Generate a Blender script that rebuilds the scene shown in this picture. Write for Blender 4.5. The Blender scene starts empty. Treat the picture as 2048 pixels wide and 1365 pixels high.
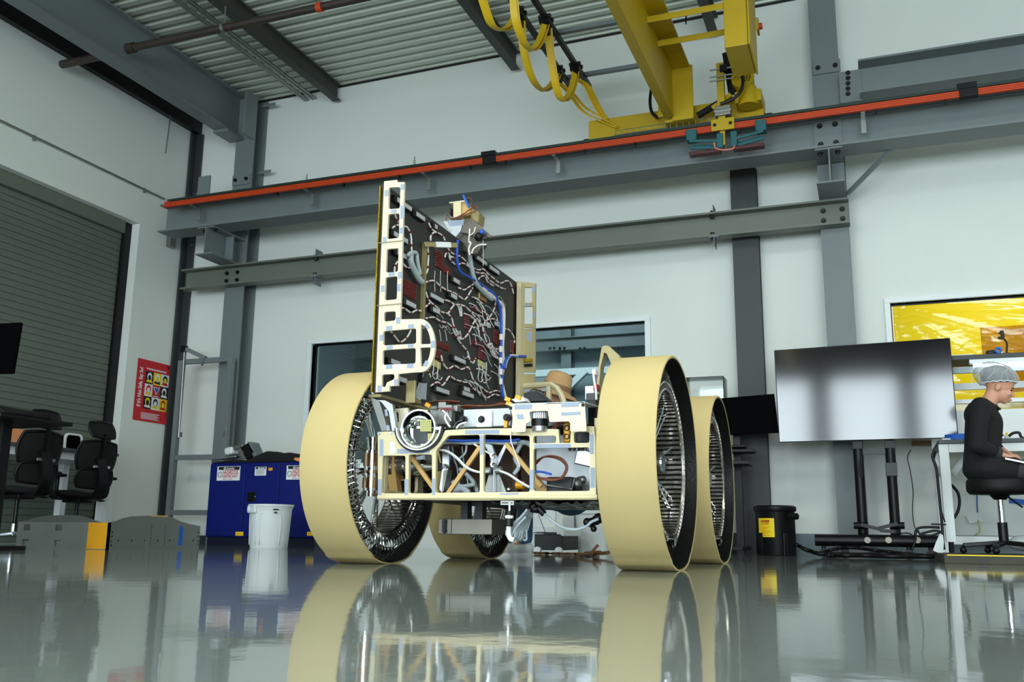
import bpy, bmesh, math, random
from mathutils import Vector, Matrix
from mathutils.geometry import tessellate_polygon
random.seed(7)
PI = math.pi
S = bpy.context.scene
COL = S.collection
sin, cos, rad = math.sin, math.cos, math.radians

# ---------------------------------------------------------------- camera model (surveyed from the room's own straight lines)
FPX = 1871.65
YAW, PITCH, ROLL = rad(-21.0125), rad(11.6787), rad(0.6929)
CAM = Vector((0, 0, .16))
_F = Vector((sin(YAW)*cos(PITCH), cos(YAW)*cos(PITCH), sin(PITCH)))
_r = Vector((cos(YAW), -sin(YAW), 0)); _u = _r.cross(_F)
_R = _r*cos(ROLL) + _u*sin(ROLL); _U = _u*cos(ROLL) - _r*sin(ROLL)

def at(px, py, X=None, Y=None, Z=None):
    """survey: the point of a known plane (X, Y or Z fixed) seen along a sight line"""
    d = _F + _R*((px-1024)/FPX) - _U*((py-682.5)/FPX)
    k, v = (0, X) if X is not None else (1, Y) if Y is not None else (2, Z)
    return CAM + d*((v-CAM[k])/d[k])
def atv(pts, **k):
    return [at(a, b, **k) for a, b in pts]

# ---------------------------------------------------------------- materials
def c(r, g, b):
    f = lambda v: (v/255/12.92) if v/255 <= .04045 else ((v/255+.055)/1.055)**2.4
    return (f(r), f(g), f(b), 1)
MATS = {}
def mat(name, col, rough=.5, metal=0., var=.06, vscale=6., bump=0., bscale=60., spec=.5, coat=0., trans=0., alpha=1., emit=0., aniso=None, wave=None, rvar=0.):
    m = bpy.data.materials.new(name); m.use_nodes = True
    nt = m.node_tree; N = nt.nodes; L = nt.links; b = N['Principled BSDF']
    b.inputs['Roughness'].default_value = rough; b.inputs['Metallic'].default_value = metal
    b.inputs['Specular IOR Level'].default_value = spec
    b.inputs['Coat Weight'].default_value = coat
    b.inputs['Transmission Weight'].default_value = trans; b.inputs['Alpha'].default_value = alpha
    tc = N.new('ShaderNodeTexCoord')
    no = N.new('ShaderNodeTexNoise'); no.inputs['Scale'].default_value = vscale; no.inputs['Detail'].default_value = 5
    L.new(tc.outputs['Object'], no.inputs['Vector'])
    mx = N.new('ShaderNodeMix'); mx.data_type = 'RGBA'
    mx.inputs['A'].default_value = tuple(max(0, v*(1-var)) for v in col[:3])+(1,)
    mx.inputs['B'].default_value = tuple(min(1, v*(1+var)) for v in col[:3])+(1,)
    L.new(no.outputs['Fac'], mx.inputs['Factor']); L.new(mx.outputs['Result'], b.inputs['Base Color'])
    if rvar:
        mr = N.new('ShaderNodeMapRange'); mr.inputs['To Min'].default_value = max(0, rough-rvar); mr.inputs['To Max'].default_value = rough+rvar
        L.new(no.outputs['Fac'], mr.inputs['Value']); L.new(mr.outputs['Result'], b.inputs['Roughness'])
    if emit:
        b.inputs['Emission Color'].default_value = col; b.inputs['Emission Strength'].default_value = emit
    if bump:
        t = N.new('ShaderNodeTexNoise'); t.inputs['Scale'].default_value = bscale; t.inputs['Detail'].default_value = 4
        L.new(tc.outputs['Object'], t.inputs['Vector'])
        bp = N.new('ShaderNodeBump'); bp.inputs['Strength'].default_value = bump; bp.inputs['Distance'].default_value = .01
        L.new(t.outputs['Fac'], bp.inputs['Height']); L.new(bp.outputs['Normal'], b.inputs['Normal'])
    MATS[name] = m
    return m

wall_m   = mat('white_painted_plaster', c(226,230,224), .75, var=.02, vscale=1.5, bump=.06, bscale=140)
steel_m  = mat('grey_painted_steel', c(114,122,124), .5, var=.07, vscale=3, bump=.03, bscale=40)
olive_m  = mat('olive_grey_painted_steel', c(106,111,102), .5, var=.08, vscale=3)
dsteel_m = mat('charcoal_painted_steel', c(52,55,56), .5, var=.08)
black_st = mat('black_painted_steel', c(14,14,14), .5, var=.15)
joist_m  = mat('dark_joist_steel', c(62,64,60), .6, var=.12, vscale=8)
deck_m   = mat('galvanised_roof_deck', c(196,202,190), .5, .35, var=.05, vscale=2)
galv_m   = mat('galvanised_conduit', c(150,155,150), .35, .8, var=.1)
rust_m   = mat('dark_iron_pipe', c(70,60,54), .5, .4, var=.35, vscale=12)
bolt_m   = mat('black_bolt', c(16,17,18), .45, .2)
yel_m    = mat('crane_yellow_paint', c(180,150,4), .48, var=.05, vscale=3)
yelcab_m = mat('yellow_cable_sheath', c(224,184,30), .5, var=.08)
teal_m   = mat('teal_plastic', c(10,86,92), .45)
mar_m    = mat('dark_maroon_plastic', c(72,20,22), .5)
oran_m   = mat('orange_conductor_sheath', c(204,66,16), .5, var=.06)
dgreen_m = mat('dark_green_strip', c(22,44,36), .5)
pink_m   = mat('salmon_wire', c(214,128,104), .5)
shut_m   = mat('roller_shutter_grey', c(104,112,100), .55, .1, var=.04)
blk_m    = mat('black_plastic', c(10,10,11), .42, var=.2, vscale=20, spec=.3)
rub_m    = mat('black_rubber', c(9,9,9), .6, spec=.3)
mesh_m   = mat('black_mesh_fabric', c(10,10,11), .9, var=.3, vscale=60, bump=.4, bscale=400)
chrome_m = mat('polished_chrome', c(222,224,226), .09, 1, var=.03)
ti_m     = mat('warm_spring_steel', c(196,190,182), .2, 1, var=.1, vscale=30)
wire_st  = mat('dark_steel_wire', c(96,94,90), .3, 1, var=.1)
alu_m    = mat('brushed_aluminium', c(188,192,196), .32, 1, var=.08, vscale=14, rvar=.1)
alud_m   = mat('dull_aluminium_plate', c(140,142,138), .45, .85, var=.1, vscale=9, rvar=.1)
silver_m = mat('light_silver_paint', c(182,186,190), .42, .25, var=.04)
cream_m  = mat('cream_alodine_frame', c(214,199,158), .45, .1, var=.05, vscale=5)
creamw_m = mat('pale_cream_frame', c(214,203,178), .45, .05, var=.03)
tan_m    = mat('tan_composite_bar', c(206,164,96), .55, var=.08)
brown_m  = mat('brown_composite_panel', c(72,46,26), .6, var=.15)
olivef_m = mat('olive_gold_frame', c(150,136,92), .42, .3, var=.1)
tape_m   = mat('grey_blue_tape', c(150,161,180), .55, var=.04)
white_m  = mat('white_painted_metal', c(232,236,236), .4, var=.02)
whitep_m = mat('white_plastic', c(226,230,230), .45, var=.03)
panel_m  = mat('black_panel_skin', c(42,41,38), .55, var=.12, vscale=5)
conn_m   = mat('grey_connector_strip', c(190,191,194), .5)
wirew_m  = mat('white_wire_loom', c(232,226,222), .5, var=.06)
wirer_m  = mat('red_wire_tie', c(126,34,26), .5, var=.15)
wireb_m  = mat('blue_wire_loom', c(30,86,196), .45, var=.08)
wireg_m  = mat('grey_wire_loom', c(176,186,190), .5, var=.06)
wirebr_m = mat('brown_wire', c(104,52,30), .45, var=.2)
copper_m = mat('copper_wire', c(176,92,50), .35, .7, var=.2)
gold_m   = mat('gold_foil', c(170,140,30), .28, .9, var=.25, vscale=60, bump=.8, bscale=160)
kapton_m = mat('amber_kapton_tape', c(214,150,10), .35, .2)
foil_m   = mat('silver_crumpled_foil', c(210,208,200), .16, 1, var=.15, vscale=30, bump=1., bscale=26)
red_m    = mat('red_plastic', c(190,48,26), .45)
blue_m   = mat('blue_cabinet_paint', c(2,21,106), .5, spec=.3, var=.05)
bluedk_m = mat('dark_blue_base_paint', c(2,8,40), .5)
blab_m   = mat('blue_masking_tape', c(20,92,190), .6)
ylab_m   = mat('yellow_label', c(250,216,10), .5, var=.02)
olab_m   = mat('orange_label', c(244,160,20), .5, var=.02)
rlab_m   = mat('red_print', c(190,30,34), .55, var=.03)
blab2_m  = mat('black_print', c(14,14,18), .6)
wlab_m   = mat('white_print', c(236,238,240), .55, var=.02)
bprint_m = mat('blue_print', c(40,90,180), .55)
post_m   = mat('red_poster_paper', c(204,26,40), .5, var=.03)
pyel_m   = mat('yellow_poster_ink', c(246,212,12), .5, var=.02)
skin_m   = mat('skin', c(206,150,122), .55, var=.06, vscale=20)
hair_m   = mat('black_hair', c(20,18,18), .5, var=.2, vscale=60)
coat_m   = mat('black_work_jacket', c(12,12,13), .9, var=.15, vscale=20, bump=.15, bscale=60)
jean_m   = mat('blue_denim', c(84,120,158), .8, var=.12, vscale=30)
trou_m   = mat('charcoal_trousers', c(44,47,50), .85, var=.1)
hat_m    = mat('tan_straw', c(196,156,108), .8, var=.12, vscale=50, bump=.3, bscale=200)
pcb_m    = mat('green_circuit_board', c(96,116,60), .4, var=.1)
pcby_m   = mat('pale_gold_pad', c(214,204,132), .4, .3)
wood_m   = mat('brown_wood_scrap', c(140,104,70), .7, var=.2)
dgrey_m  = mat('dark_grey_worktop', c(72,78,80), .5, var=.08)
int_m    = mat('adjoining_hall_wall', c(150,162,166), .7, var=.03)
screen_m = mat('glossy_black_screen', c(3,4,6), .09, var=.02, spec=.85, coat=.35)
screen_m.node_tree.nodes['Principled BSDF'].inputs['Coat Roughness'].default_value = .09
matscr_m = mat('matt_black_screen', c(4,4,5), .6, var=.02, spec=.02)
base_m   = mat('grey_wall_base_sheet', c(74,84,86), .35, .5, var=.25, vscale=60, rvar=.1)
peach_m  = mat('peach_card', c(232,150,100), .6)
tealg_m  = mat('teal_glove', c(10,140,140), .5)
lamp_m   = mat('lit_lamp_tube', c(226,232,255), .5, emit=3.0)

# floor: grey epoxy under a clear glossy coat
floor_m = mat('grey_epoxy_floor', c(118,126,122), .3, var=.05, vscale=1.2, spec=.5)
def _floor():
    nt = floor_m.node_tree; N = nt.nodes; L = nt.links; b = N['Principled BSDF']
    tc = N['Texture Coordinate']
    b.inputs['Roughness'].default_value = .055
    b.inputs['IOR'].default_value = 1.55
    n1 = N.new('ShaderNodeTexNoise'); n1.inputs['Scale'].default_value = 9; n1.inputs['Detail'].default_value = 3
    n2 = N.new('ShaderNodeTexNoise'); n2.inputs['Scale'].default_value = 1.6; n2.inputs['Detail'].default_value = 2
    L.new(tc.outputs['Object'], n1.inputs['Vector']); L.new(tc.outputs['Object'], n2.inputs['Vector'])
    ad = N.new('ShaderNodeMath'); ad.operation = 'MULTIPLY_ADD'; ad.inputs[1].default_value = 3.
    L.new(n2.outputs['Fac'], ad.inputs[0]); L.new(n1.outputs['Fac'], ad.inputs[2])
    bp = N.new('ShaderNodeBump'); bp.inputs['Strength'].default_value = .03; bp.inputs['Distance'].default_value = .012
    L.new(ad.outputs[0], bp.inputs['Height']); L.new(bp.outputs['Normal'], b.inputs['Normal'])
_floor()

def glass_mat(name, tint, a, rough=.02, bump=0, spec=.5):
    """clear sheet: mostly see-through, with a real surface reflection"""
    m = bpy.data.materials.new(name); m.use_nodes = True
    nt = m.node_tree; N = nt.nodes; L = nt.links; N.remove(N['Principled BSDF'])
    out = N['Material Output']
    t = N.new('ShaderNodeBsdfTransparent'); t.inputs['Color'].default_value = tint
    g = N.new('ShaderNodeBsdfGlossy'); g.inputs['Roughness'].default_value = rough
    fr = N.new('ShaderNodeFresnel'); fr.inputs['IOR'].default_value = 1.45
    ml = N.new('ShaderNodeMath'); ml.operation = 'MULTIPLY_ADD'; ml.inputs[1].default_value = 1; ml.inputs[2].default_value = a
    ml.use_clamp = True
    L.new(fr.outputs[0], ml.inputs[0])
    x = N.new('ShaderNodeMixShader'); L.new(ml.outputs[0], x.inputs[0]); L.new(t.outputs[0], x.inputs[1]); L.new(g.outputs[0], x.inputs[2])
    if bump:
        tc = N.new('ShaderNodeTexCoord'); mp = N.new('ShaderNodeMapping'); mp.inputs['Scale'].default_value = (1, 1, 3.2); mp.inputs['Rotation'].default_value = (0, .5, 0)
        no = N.new('ShaderNodeTexNoise'); no.inputs['Scale'].default_value = 2.2; no.inputs['Detail'].default_value = 2; no.inputs['Distortion'].default_value = .5
        bp = N.new('ShaderNodeBump'); bp.inputs['Strength'].default_value = bump; bp.inputs['Distance'].default_value = .1
        L.new(tc.outputs['Object'], mp.inputs['Vector']); L.new(mp.outputs['Vector'], no.inputs['Vector'])
        L.new(no.outputs['Fac'], bp.inputs['Height']); L.new(bp.outputs['Normal'], g.inputs['Normal']); L.new(bp.outputs['Normal'], fr.inputs['Normal'])
    L.new(x.outputs[0], out.inputs['Surface'])
    return m
glass_m = glass_mat('clear_window_glass', c(214,228,230), .03)
acryl_m = glass_mat('clear_acrylic', c(250,252,252), .0)
net_m   = mat('sheer_white_net', c(196,200,204), .7, var=.2, vscale=60, alpha=.48)
film_m  = glass_mat('yellow_plastic_film', (.82,.63,.01,1), .02, .1, .06)
amber_m = glass_mat('amber_plastic_film', (.5,.3,.02,1), .02, .12, .06)

# tyre cloth: cream weave
tread_m = mat('cream_woven_tyre_cloth', c(196,175,120), .9, var=.05, vscale=3)
def _weave():
    nt = tread_m.node_tree; N = nt.nodes; L = nt.links; b = N['Principled BSDF']; tc = N['Texture Coordinate']
    w = []
    for d in ('X', 'Z'):
        a = N.new('ShaderNodeTexWave'); a.bands_direction = d; a.inputs['Scale'].default_value = 55 if d == 'X' else 45; a.inputs['Distortion'].default_value = .6; a.inputs['Detail'].default_value = 2
        L.new(tc.outputs['Object'], a.inputs['Vector']); w.append(a)
    s = N.new('ShaderNodeMath'); s.operation = 'ADD'
    L.new(w[0].outputs['Fac'], s.inputs[0]); L.new(w[1].outputs['Fac'], s.inputs[1])
    bp = N.new('ShaderNodeBump'); bp.inputs['Strength'].default_value = .13; bp.inputs['Distance'].default_value = .002
    L.new(s.outputs[0], bp.inputs['Height']); L.new(bp.outputs['Normal'], b.inputs['Normal'])
_weave()

# ---------------------------------------------------------------- mesh builder
class MB:
    def __init__(s): s.v = []; s.f = []; s.m = []; s.k = 0
    def use(s, k): s.k = k; return s
    def add(s, vs, fs):
        o = len(s.v); s.v += [Vector(p) for p in vs]
        for f in fs: s.f.append([o+i for i in f]); s.m.append(s.k)
        return s
    def box(s, x0, x1, y0, y1, z0, z1):
        v = [(x, y, z) for x in (x0, x1) for y in (y0, y1) for z in (z0, z1)]
        return s.add(v, [(0,1,3,2),(4,6,7,5),(0,4,5,1),(2,3,7,6),(0,2,6,4),(1,5,7,3)])
    def obox(s, cen, size, M=None):
        cen = Vector(cen); M = M or Matrix.Identity(3)
        v = [cen + M @ Vector((x*size[0]/2, y*size[1]/2, z*size[2]/2)) for x in (-1,1) for y in (-1,1) for z in (-1,1)]
        return s.add(v, [(0,1,3,2),(4,6,7,5),(0,4,5,1),(2,3,7,6),(0,2,6,4),(1,5,7,3)])
    def frame(s, p0, p1, up=(0,0,1)):
        d = (Vector(p1)-Vector(p0)).normalized(); u = Vector(up)
        if abs(d.dot(u)) > .98: u = Vector((0,1,0))
        a = d.cross(u).normalized(); b = a.cross(d)
        return d, a, b
    def bar(s, p0, p1, w, h, up=(0,0,1)):
        p0 = Vector(p0); p1 = Vector(p1); d, a, b = s.frame(p0, p1, up)
        return s.obox((p0+p1)/2, ((p1-p0).length, w, h), Matrix((d, a, b)).transposed())
    def ibeam(s, p0, p1, d_, w, tf, tw, up=(0,0,1)):
        p0 = Vector(p0); p1 = Vector(p1); d, a, b = s.frame(p0, p1, up); L = (p1-p0).length; M = Matrix((d, a, b)).transposed(); cc = (p0+p1)/2
        s.obox(cc+b*(d_/2-tf/2), (L, w, tf), M); s.obox(cc-b*(d_/2-tf/2), (L, w, tf), M)
        return s.obox(cc, (L, tw, d_-2*tf), M)
    def cyl(s, p0, p1, r0, r1=None, n=16, caps=True):
        p0 = Vector(p0); p1 = Vector(p1); r1 = r0 if r1 is None else r1; d, a, b = s.frame(p0, p1)
        v = []
        for p, r in ((p0, r0), (p1, r1)):
            v += [p + (a*cos(2*PI*i/n) + b*sin(2*PI*i/n))*r for i in range(n)]
        f = [(i, (i+1) % n, n+(i+1) % n, n+i) for i in range(n)]
        if caps: f += [tuple(range(n-1, -1, -1)), tuple(range(n, 2*n))]
        return s.add(v, f)
    def tube(s, pts, r, n=8, closed=False, taper=None):
        pts = [Vector(p) for p in pts]; m = len(pts); v = []; f = []
        prev = None
        for i, p in enumerate(pts):
            q0 = pts[i-1] if (i or closed) else p; q1 = pts[(i+1) % m] if (i < m-1 or closed) else p
            t = (q1-q0).normalized() if (q1-q0).length > 1e-9 else Vector((0,0,1))
            if prev is None:
                u = Vector((0,0,1)) if abs(t.z) < .9 else Vector((1,0,0)); a = t.cross(u).normalized()
            else:
                a = (prev - t*prev.dot(t)); a = a.normalized() if a.length > 1e-6 else t.orthogonal().normalized()
            prev = a; b = t.cross(a); rr = r if taper is None else taper[i]
            v += [p + (a*cos(2*PI*k/n)+b*sin(2*PI*k/n))*rr for k in range(n)]
        for i in range(m if closed else m-1):
            j = (i+1) % m
            f += [(i*n+k, i*n+(k+1) % n, j*n+(k+1) % n, j*n+k) for k in range(n)]
        if not closed: f += [tuple(range(n-1,-1,-1)), tuple((m-1)*n+k for k in range(n))]
        return s.add(v, f)
    def ribbon(s, pts, w, t, side):
        """flat strip of width w (along side) and thickness t following pts"""
        pts = [Vector(p) for p in pts]; side = Vector(side).normalized(); v = []; f = []; m = len(pts)
        for i, p in enumerate(pts):
            d = (pts[min(i+1, m-1)]-pts[max(i-1, 0)]).normalized(); nrm = d.cross(side).normalized()
            v += [p+side*w/2+nrm*t/2, p-side*w/2+nrm*t/2, p-side*w/2-nrm*t/2, p+side*w/2-nrm*t/2]
        for i in range(m-1):
            f += [(i*4+k, i*4+(k+1) % 4, i*4+4+(k+1) % 4, i*4+4+k) for k in range(4)]
        f += [(3,2,1,0), tuple((m-1)*4+k for k in range(4))]
        return s.add(v, f)
    def lathe(s, prof, org, axis=(0,0,1), n=32, closed=False, a0=0, a1=2*PI):
        org = Vector(org); ax = Vector(axis).normalized(); a = ax.orthogonal().normalized(); b = ax.cross(a)
        full = abs(a1-a0-2*PI) < 1e-6; k = n if full else n+1; v = []; f = []; m = len(prof)
        for i in range(k):
            t = a0+(a1-a0)*i/n; e = a*cos(t)+b*sin(t)
            v += [org + e*r + ax*h for r, h in prof]
        for i in range(n):
            j = (i+1) % k
            for q in range(m if closed else m-1):
                w = (q+1) % m; f.append((i*m+q, j*m+q, j*m+w, i*m+w))
        return s.add(v, f)
    def plate(s, outer, holes, ext):
        """flat plate with holes, thickness by the vector ext"""
        ext = Vector(ext); loops = [[Vector(p) for p in L] for L in [outer]+list(holes)]
        flat = [p for L in loops for p in L]; n = len(flat)
        tris = tessellate_polygon(loops)
        f = [tuple(t) for t in tris] + [tuple(i+n for i in reversed(t)) for t in tris]
        o = 0
        for L in loops:
            k = len(L); f += [(o+i, o+(i+1) % k, n+o+(i+1) % k, n+o+i) for i in range(k)]; o += k
        return s.add(flat+[p+ext for p in flat], f)
    def sph(s, cen, r, n=14, M=None):
        r = (r, r, r) if not hasattr(r, '__len__') else r; cen = Vector(cen); M = M or Matrix.Identity(3)
        v = [cen+M@Vector((0,0,r[2]))]; h = n//2
        for i in range(1, h):
            t = PI*i/h
            v += [cen+M@Vector((r[0]*sin(t)*cos(2*PI*k/n), r[1]*sin(t)*sin(2*PI*k/n), r[2]*cos(t))) for k in range(n)]
        v.append(cen+M@Vector((0,0,-r[2]))); e = len(v)-1
        f = [(0, 1+k, 1+(k+1) % n) for k in range(n)]
        for i in range(h-2):
            f += [(1+i*n+k, 1+(i+1)*n+k, 1+(i+1)*n+(k+1) % n, 1+i*n+(k+1) % n) for k in range(n)]
        f += [(e, 1+(h-2)*n+(k+1) % n, 1+(h-2)*n+k) for k in range(n)]
        return s.add(v, f)
    def capsule(s, p0, p1, r0, r1, n=12):
        s.sph(p0, r0, n); s.sph(p1, r1, n)
        return s.cyl(p0, p1, r0, r1, n)
    def quad(s, pts): return s.add(pts, [tuple(range(len(pts)))])
    def build(s, name, m, parent=None, smooth=False, bevel=0, seg=2, remesh=0, smoothit=0, sub=0):
        me = bpy.data.meshes.new(name)
        base = Vector((0,0,0))
        if parent is None and s.v:
            lo = [min(p[i] for p in s.v) for i in range(3)]; hi = [max(p[i] for p in s.v) for i in range(3)]
            base = Vector(((lo[0]+hi[0])/2, (lo[1]+hi[1])/2, lo[2]))
        me.from_pydata([p-base for p in s.v], [], s.f)
        ms = m if isinstance(m, (list, tuple)) else [m]
        for x in ms: me.materials.append(x)
        me.polygons.foreach_set('material_index', s.m)
        bm = bmesh.new(); bm.from_mesh(me); bmesh.ops.recalc_face_normals(bm, faces=bm.faces[:]); bm.to_mesh(me); bm.free()
        o = bpy.data.objects.new(name, me); COL.objects.link(o)
        o.location = base
        if remesh or sub:
            if remesh:
                md = o.modifiers.new('r', 'REMESH'); md.mode = 'VOXEL'; md.voxel_size = remesh
            if smoothit:
                md = o.modifiers.new('s', 'SMOOTH'); md.iterations = smoothit; md.factor = .5
            if sub:
                md = o.modifiers.new('u', 'SUBSURF'); md.levels = sub; md.render_levels = sub
            dg = bpy.context.evaluated_depsgraph_get(); n2 = bpy.data.meshes.new_from_object(o.evaluated_get(dg))
            o.modifiers.clear(); o.data = n2; n2.name = name; me = n2
        if bevel:
            md = o.modifiers.new('bevel', 'BEVEL'); md.width = bevel; md.segments = seg; md.limit_method = 'ANGLE'; md.angle_limit = rad(40)
        if smooth:
            for p in me.polygons: p.use_smooth = True
            if smooth != 'all':
                bm = bmesh.new(); bm.from_mesh(me)
                for e in bm.edges:
                    if len(e.link_faces) == 2 and e.calc_face_angle(0) > rad(38): e.smooth = False
                bm.to_mesh(me); bm.free()
        if parent is not None: adopt(o, parent)
        return o

def adopt(o, parent):
    o.parent = parent
    M = Matrix.Identity(4); q = parent; chain = []
    while q is not None: chain.append(q); q = q.parent
    for q in reversed(chain): M = M @ q.matrix_parent_inverse @ q.matrix_basis
    o.matrix_parent_inverse = M.inverted()
def tag(o, label, cat, group=None, kind=None):
    o['label'] = label; o['category'] = cat
    if group: o['group'] = group
    if kind: o['kind'] = kind
    return o
def thing(name, label, cat, loc, group=None):
    o = bpy.data.objects.new(name, None); COL.objects.link(o); o.location = loc; o.empty_display_size = .1
    return tag(o, label, cat, group)
def struct(name, mb, m, parent=None, **k):
    o = mb.build(name, m, parent, **k)
    if parent is None: o['kind'] = 'structure'
    return o
def copy_tree(o, parent=None):
    r = o.copy(); COL.objects.link(r)
    if parent is not None:
        mi = o.matrix_parent_inverse.copy(); r.parent = parent; r.matrix_parent_inverse = mi
    for ch in list(o.children): copy_tree(ch, r)
    return r
def rrect(x0, x1, z0, z1, r, n=4):
    o = []
    for cx, cz, a in ((x1-r, z1-r, 0), (x0+r, z1-r, PI/2), (x0+r, z0+r, PI), (x1-r, z0+r, 1.5*PI)):
        o += [(cx+r*cos(a+PI/2*i/n), cz+r*sin(a+PI/2*i/n)) for i in range(n+1)]
    return o
def rounded(pts, r, n=3):
    """round the corners of a 3D polygon"""
    out = []; m = len(pts); pts = [Vector(p) for p in pts]
    for i in range(m):
        p = pts[i]; a = pts[i-1]-p; b = pts[(i+1) % m]-p
        q = min(r, a.length*.45, b.length*.45); A = p+a.normalized()*q; B = p+b.normalized()*q
        for k in range(n+1):
            t = k/n; out.append(A*(1-t)**2+p*2*t*(1-t)+B*t*t)
    return out
def spline(pts, n=6):
    pts = [Vector(p) for p in pts]; out = []
    for i in range(len(pts)-1):
        p0 = pts[max(i-1,0)]; p1 = pts[i]; p2 = pts[i+1]; p3 = pts[min(i+2,len(pts)-1)]
        for k in range(n):
            t = k/n
            out.append(.5*((2*p1)+(p2-p0)*t+(2*p0-5*p1+4*p2-p3)*t*t+(3*p1-p0-3*p2+p3)*t**3))
    return out+[pts[-1]]
def text(name, s, m, org, xdir, ydir, size, parent, ext=.0006, align='LEFT', sx=1., bold=0.):
    """flat raised lettering lying in the plane xdir, ydir"""
    cu = bpy.data.curves.new(name, 'FONT'); cu.body = s; cu.size = size; cu.extrude = ext; cu.align_x = align; cu.offset = bold
    t = bpy.data.objects.new('t', cu); COL.objects.link(t)
    dg = bpy.context.evaluated_depsgraph_get(); dg.update()
    me = bpy.data.meshes.new_from_object(t.evaluated_get(dg)); bpy.data.objects.remove(t)
    x = Vector(xdir).normalized(); y = Vector(ydir).normalized(); z = x.cross(y)
    M = Matrix((x*sx, y, z)).transposed().to_4x4(); M.translation = Vector(org); me.transform(M)
    me.materials.clear(); me.materials.append(m); me.name = name
    o = bpy.data.objects.new(name, me); COL.objects.link(o); adopt(o, parent)
    return o
def bolts(mb, pts, r, ln, d=(0,-1,0), n=8):
    d = Vector(d)
    for p in pts:
        p = Vector(p); mb.cyl(p, p+d*ln, r, n=6); mb.cyl(p, p+d*ln*.35, r*1.5, n=n)
    return mb
XL, YW, XR, YS, ZC = -8.41, 9.7, 9.0, -6.0, 5.82

plat_m = mat('dark_plywood', c(62,60,46), .7, var=.15)
rearcream_m = mat('darker_cream_frame', c(176,162,118), .4, .2, var=.08)  # darker, more olive cream for the rear bracket
dbare_m = mat('dark_bare_metal', c(104,98,90), .38, .8, var=.2, vscale=12)
brush_m = mat('brushed_block_metal', c(128,124,114), .5, .8, var=.25, vscale=9, rvar=.1)
bronze_m = mat('bronze_tinted_metal', c(196,160,132), .2, 1, var=.1)
# ================================================================= ROOM SHELL
def rectxz(x0, x1, z0, z1, y): return [(x0,y,z0),(x1,y,z0),(x1,y,z1),(x0,y,z1)]
W1 = (-6.36, -2.19, 1.0, 2.43); W2 = (.265, 3.6, 1.16, 2.435)
struct('floor', MB().box(XL-.4, XR+.2, YS-.2, 13.8, -.12, 0), floor_m)
struct('wall_back', MB().plate(rectxz(XL-.25, XR, 0, 6.2, YW), [rectxz(*W1, YW), rectxz(*W2, YW)], (0,.14,0)), wall_m)
DY0, DY1, DZ = 3.2, 8.8, 3.93
struct('wall_left', MB().plate([(XL,YS,0),(XL,YW,0),(XL,YW,6.2),(XL,YS,6.2)], [[(XL,DY0,0.001),(XL,DY1,0.001),(XL,DY1,DZ),(XL,DY0,DZ)]], (-.15,0,0)), wall_m)
struct('wall_right', MB().box(XR, XR+.15, YS, YW+.14, 0, 6.2), wall_m)
# front wall far behind the camera: one wide dock opening with posts, daylight comes through it
OP = (-6.5, 6.0, 0.001, 4.0)
struct('wall_front', MB().plate(rectxz(XL-.15, XR, 0, 6.2, YS), [rectxz(*OP, YS)], (0,-.15,0)), black_st)  # unseen wall, its black chosen to darken the reflection in the television
mb = MB()
for x in (-4.3, -1.07, .9, 4.0): mb.box(x-.25, x+.25, YS+.02, YS+.3, 0, 4.1)
struct('trim_dock', mb, dsteel_m)
# ceiling: ribbed deck, ribs run along X
mb = MB(); y = YS; prof = []
while y < YW:
    prof += [(y, 0), (y+.07, 0), (y+.09, .05), (y+.135, .05), (y+.155, 0)]; y += .155
prof = [(min(a, YW-.001), b) for a, b in prof]; n = len(prof)
zr = lambda x: ZC+.012*(x-XL)
vs = [(XL, a, zr(XL)+b) for a, b in prof]+[(XR, a, zr(XR)+b) for a, b in prof]
vs += [(XL, YS, zr(XL)+.25), (XR, YS, zr(XR)+.25), (XL, YW, zr(XL)+.25), (XR, YW, zr(XR)+.25)]
mb.add(vs, [(i, i+1, n+i+1, n+i) for i in range(n-1)]+[(2*n, 2*n+1, 2*n+3, 2*n+2)])
struct('ceiling', mb, deck_m)
# thin dark seam where the deck meets the back wall
struct('trim_roof', MB().add([(XL,YW-.02,zr(XL)-.02),(XR,YW-.02,zr(XR)-.02),(XR,YW,zr(XR)-.02),(XL,YW,zr(XL)-.02),(XL,YW-.02,zr(XL)),(XR,YW-.02,zr(XR)),(XR,YW,zr(XR)),(XL,YW,zr(XL))],
    [(0,1,2,3),(4,5,6,7),(0,1,5,4),(2,3,7,6),(0,3,7,4),(1,2,6,5)]), black_st)
# grey sheet at the foot of the back wall
struct('baseboard_back', MB().box(-1.6, XR, YW-.012, YW, 0, .2), base_m)
struct('baseboard_left', MB().box(XL+.01, -6.5, YW-.012, YW, 0, .1), dsteel_m)

# door: roller shutter in its reveal
SX = XL-.15; mb = MB(); z = 0.0; prof = []
while z < DZ:
    prof += [(0, z), (0, z+.066), (-.012, z+.068), (-.012, z+.0745)]; z += .0755
m = len(prof); vs = [(SX+a, DY0, b) for a, b in prof]+[(SX+a, DY1-.0, b) for a, b in prof]
mb.add(vs, [(i, i+1, m+i+1, m+i) for i in range(m-1)])
door = struct('door_1', mb, shut_m)
struct('door_guide', MB().box(SX-.005, SX+.035, DY1-.13, DY1-.004, 0, DZ), blk_m, door)
struct('door_guide', MB().box(SX-.005, SX+.035, DY0+.004, DY0+.13, 0, DZ), blk_m, door)
struct('door_hood', MB().box(SX+.0, SX+.06, DY0+.01, DY1-.14, DZ-.16, DZ-.002), shut_m, door)
struct('door_back', MB().box(SX-.12, SX-.05, DY0-.1, DY1+.1, 0, DZ+.1), dsteel_m, door)

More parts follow.
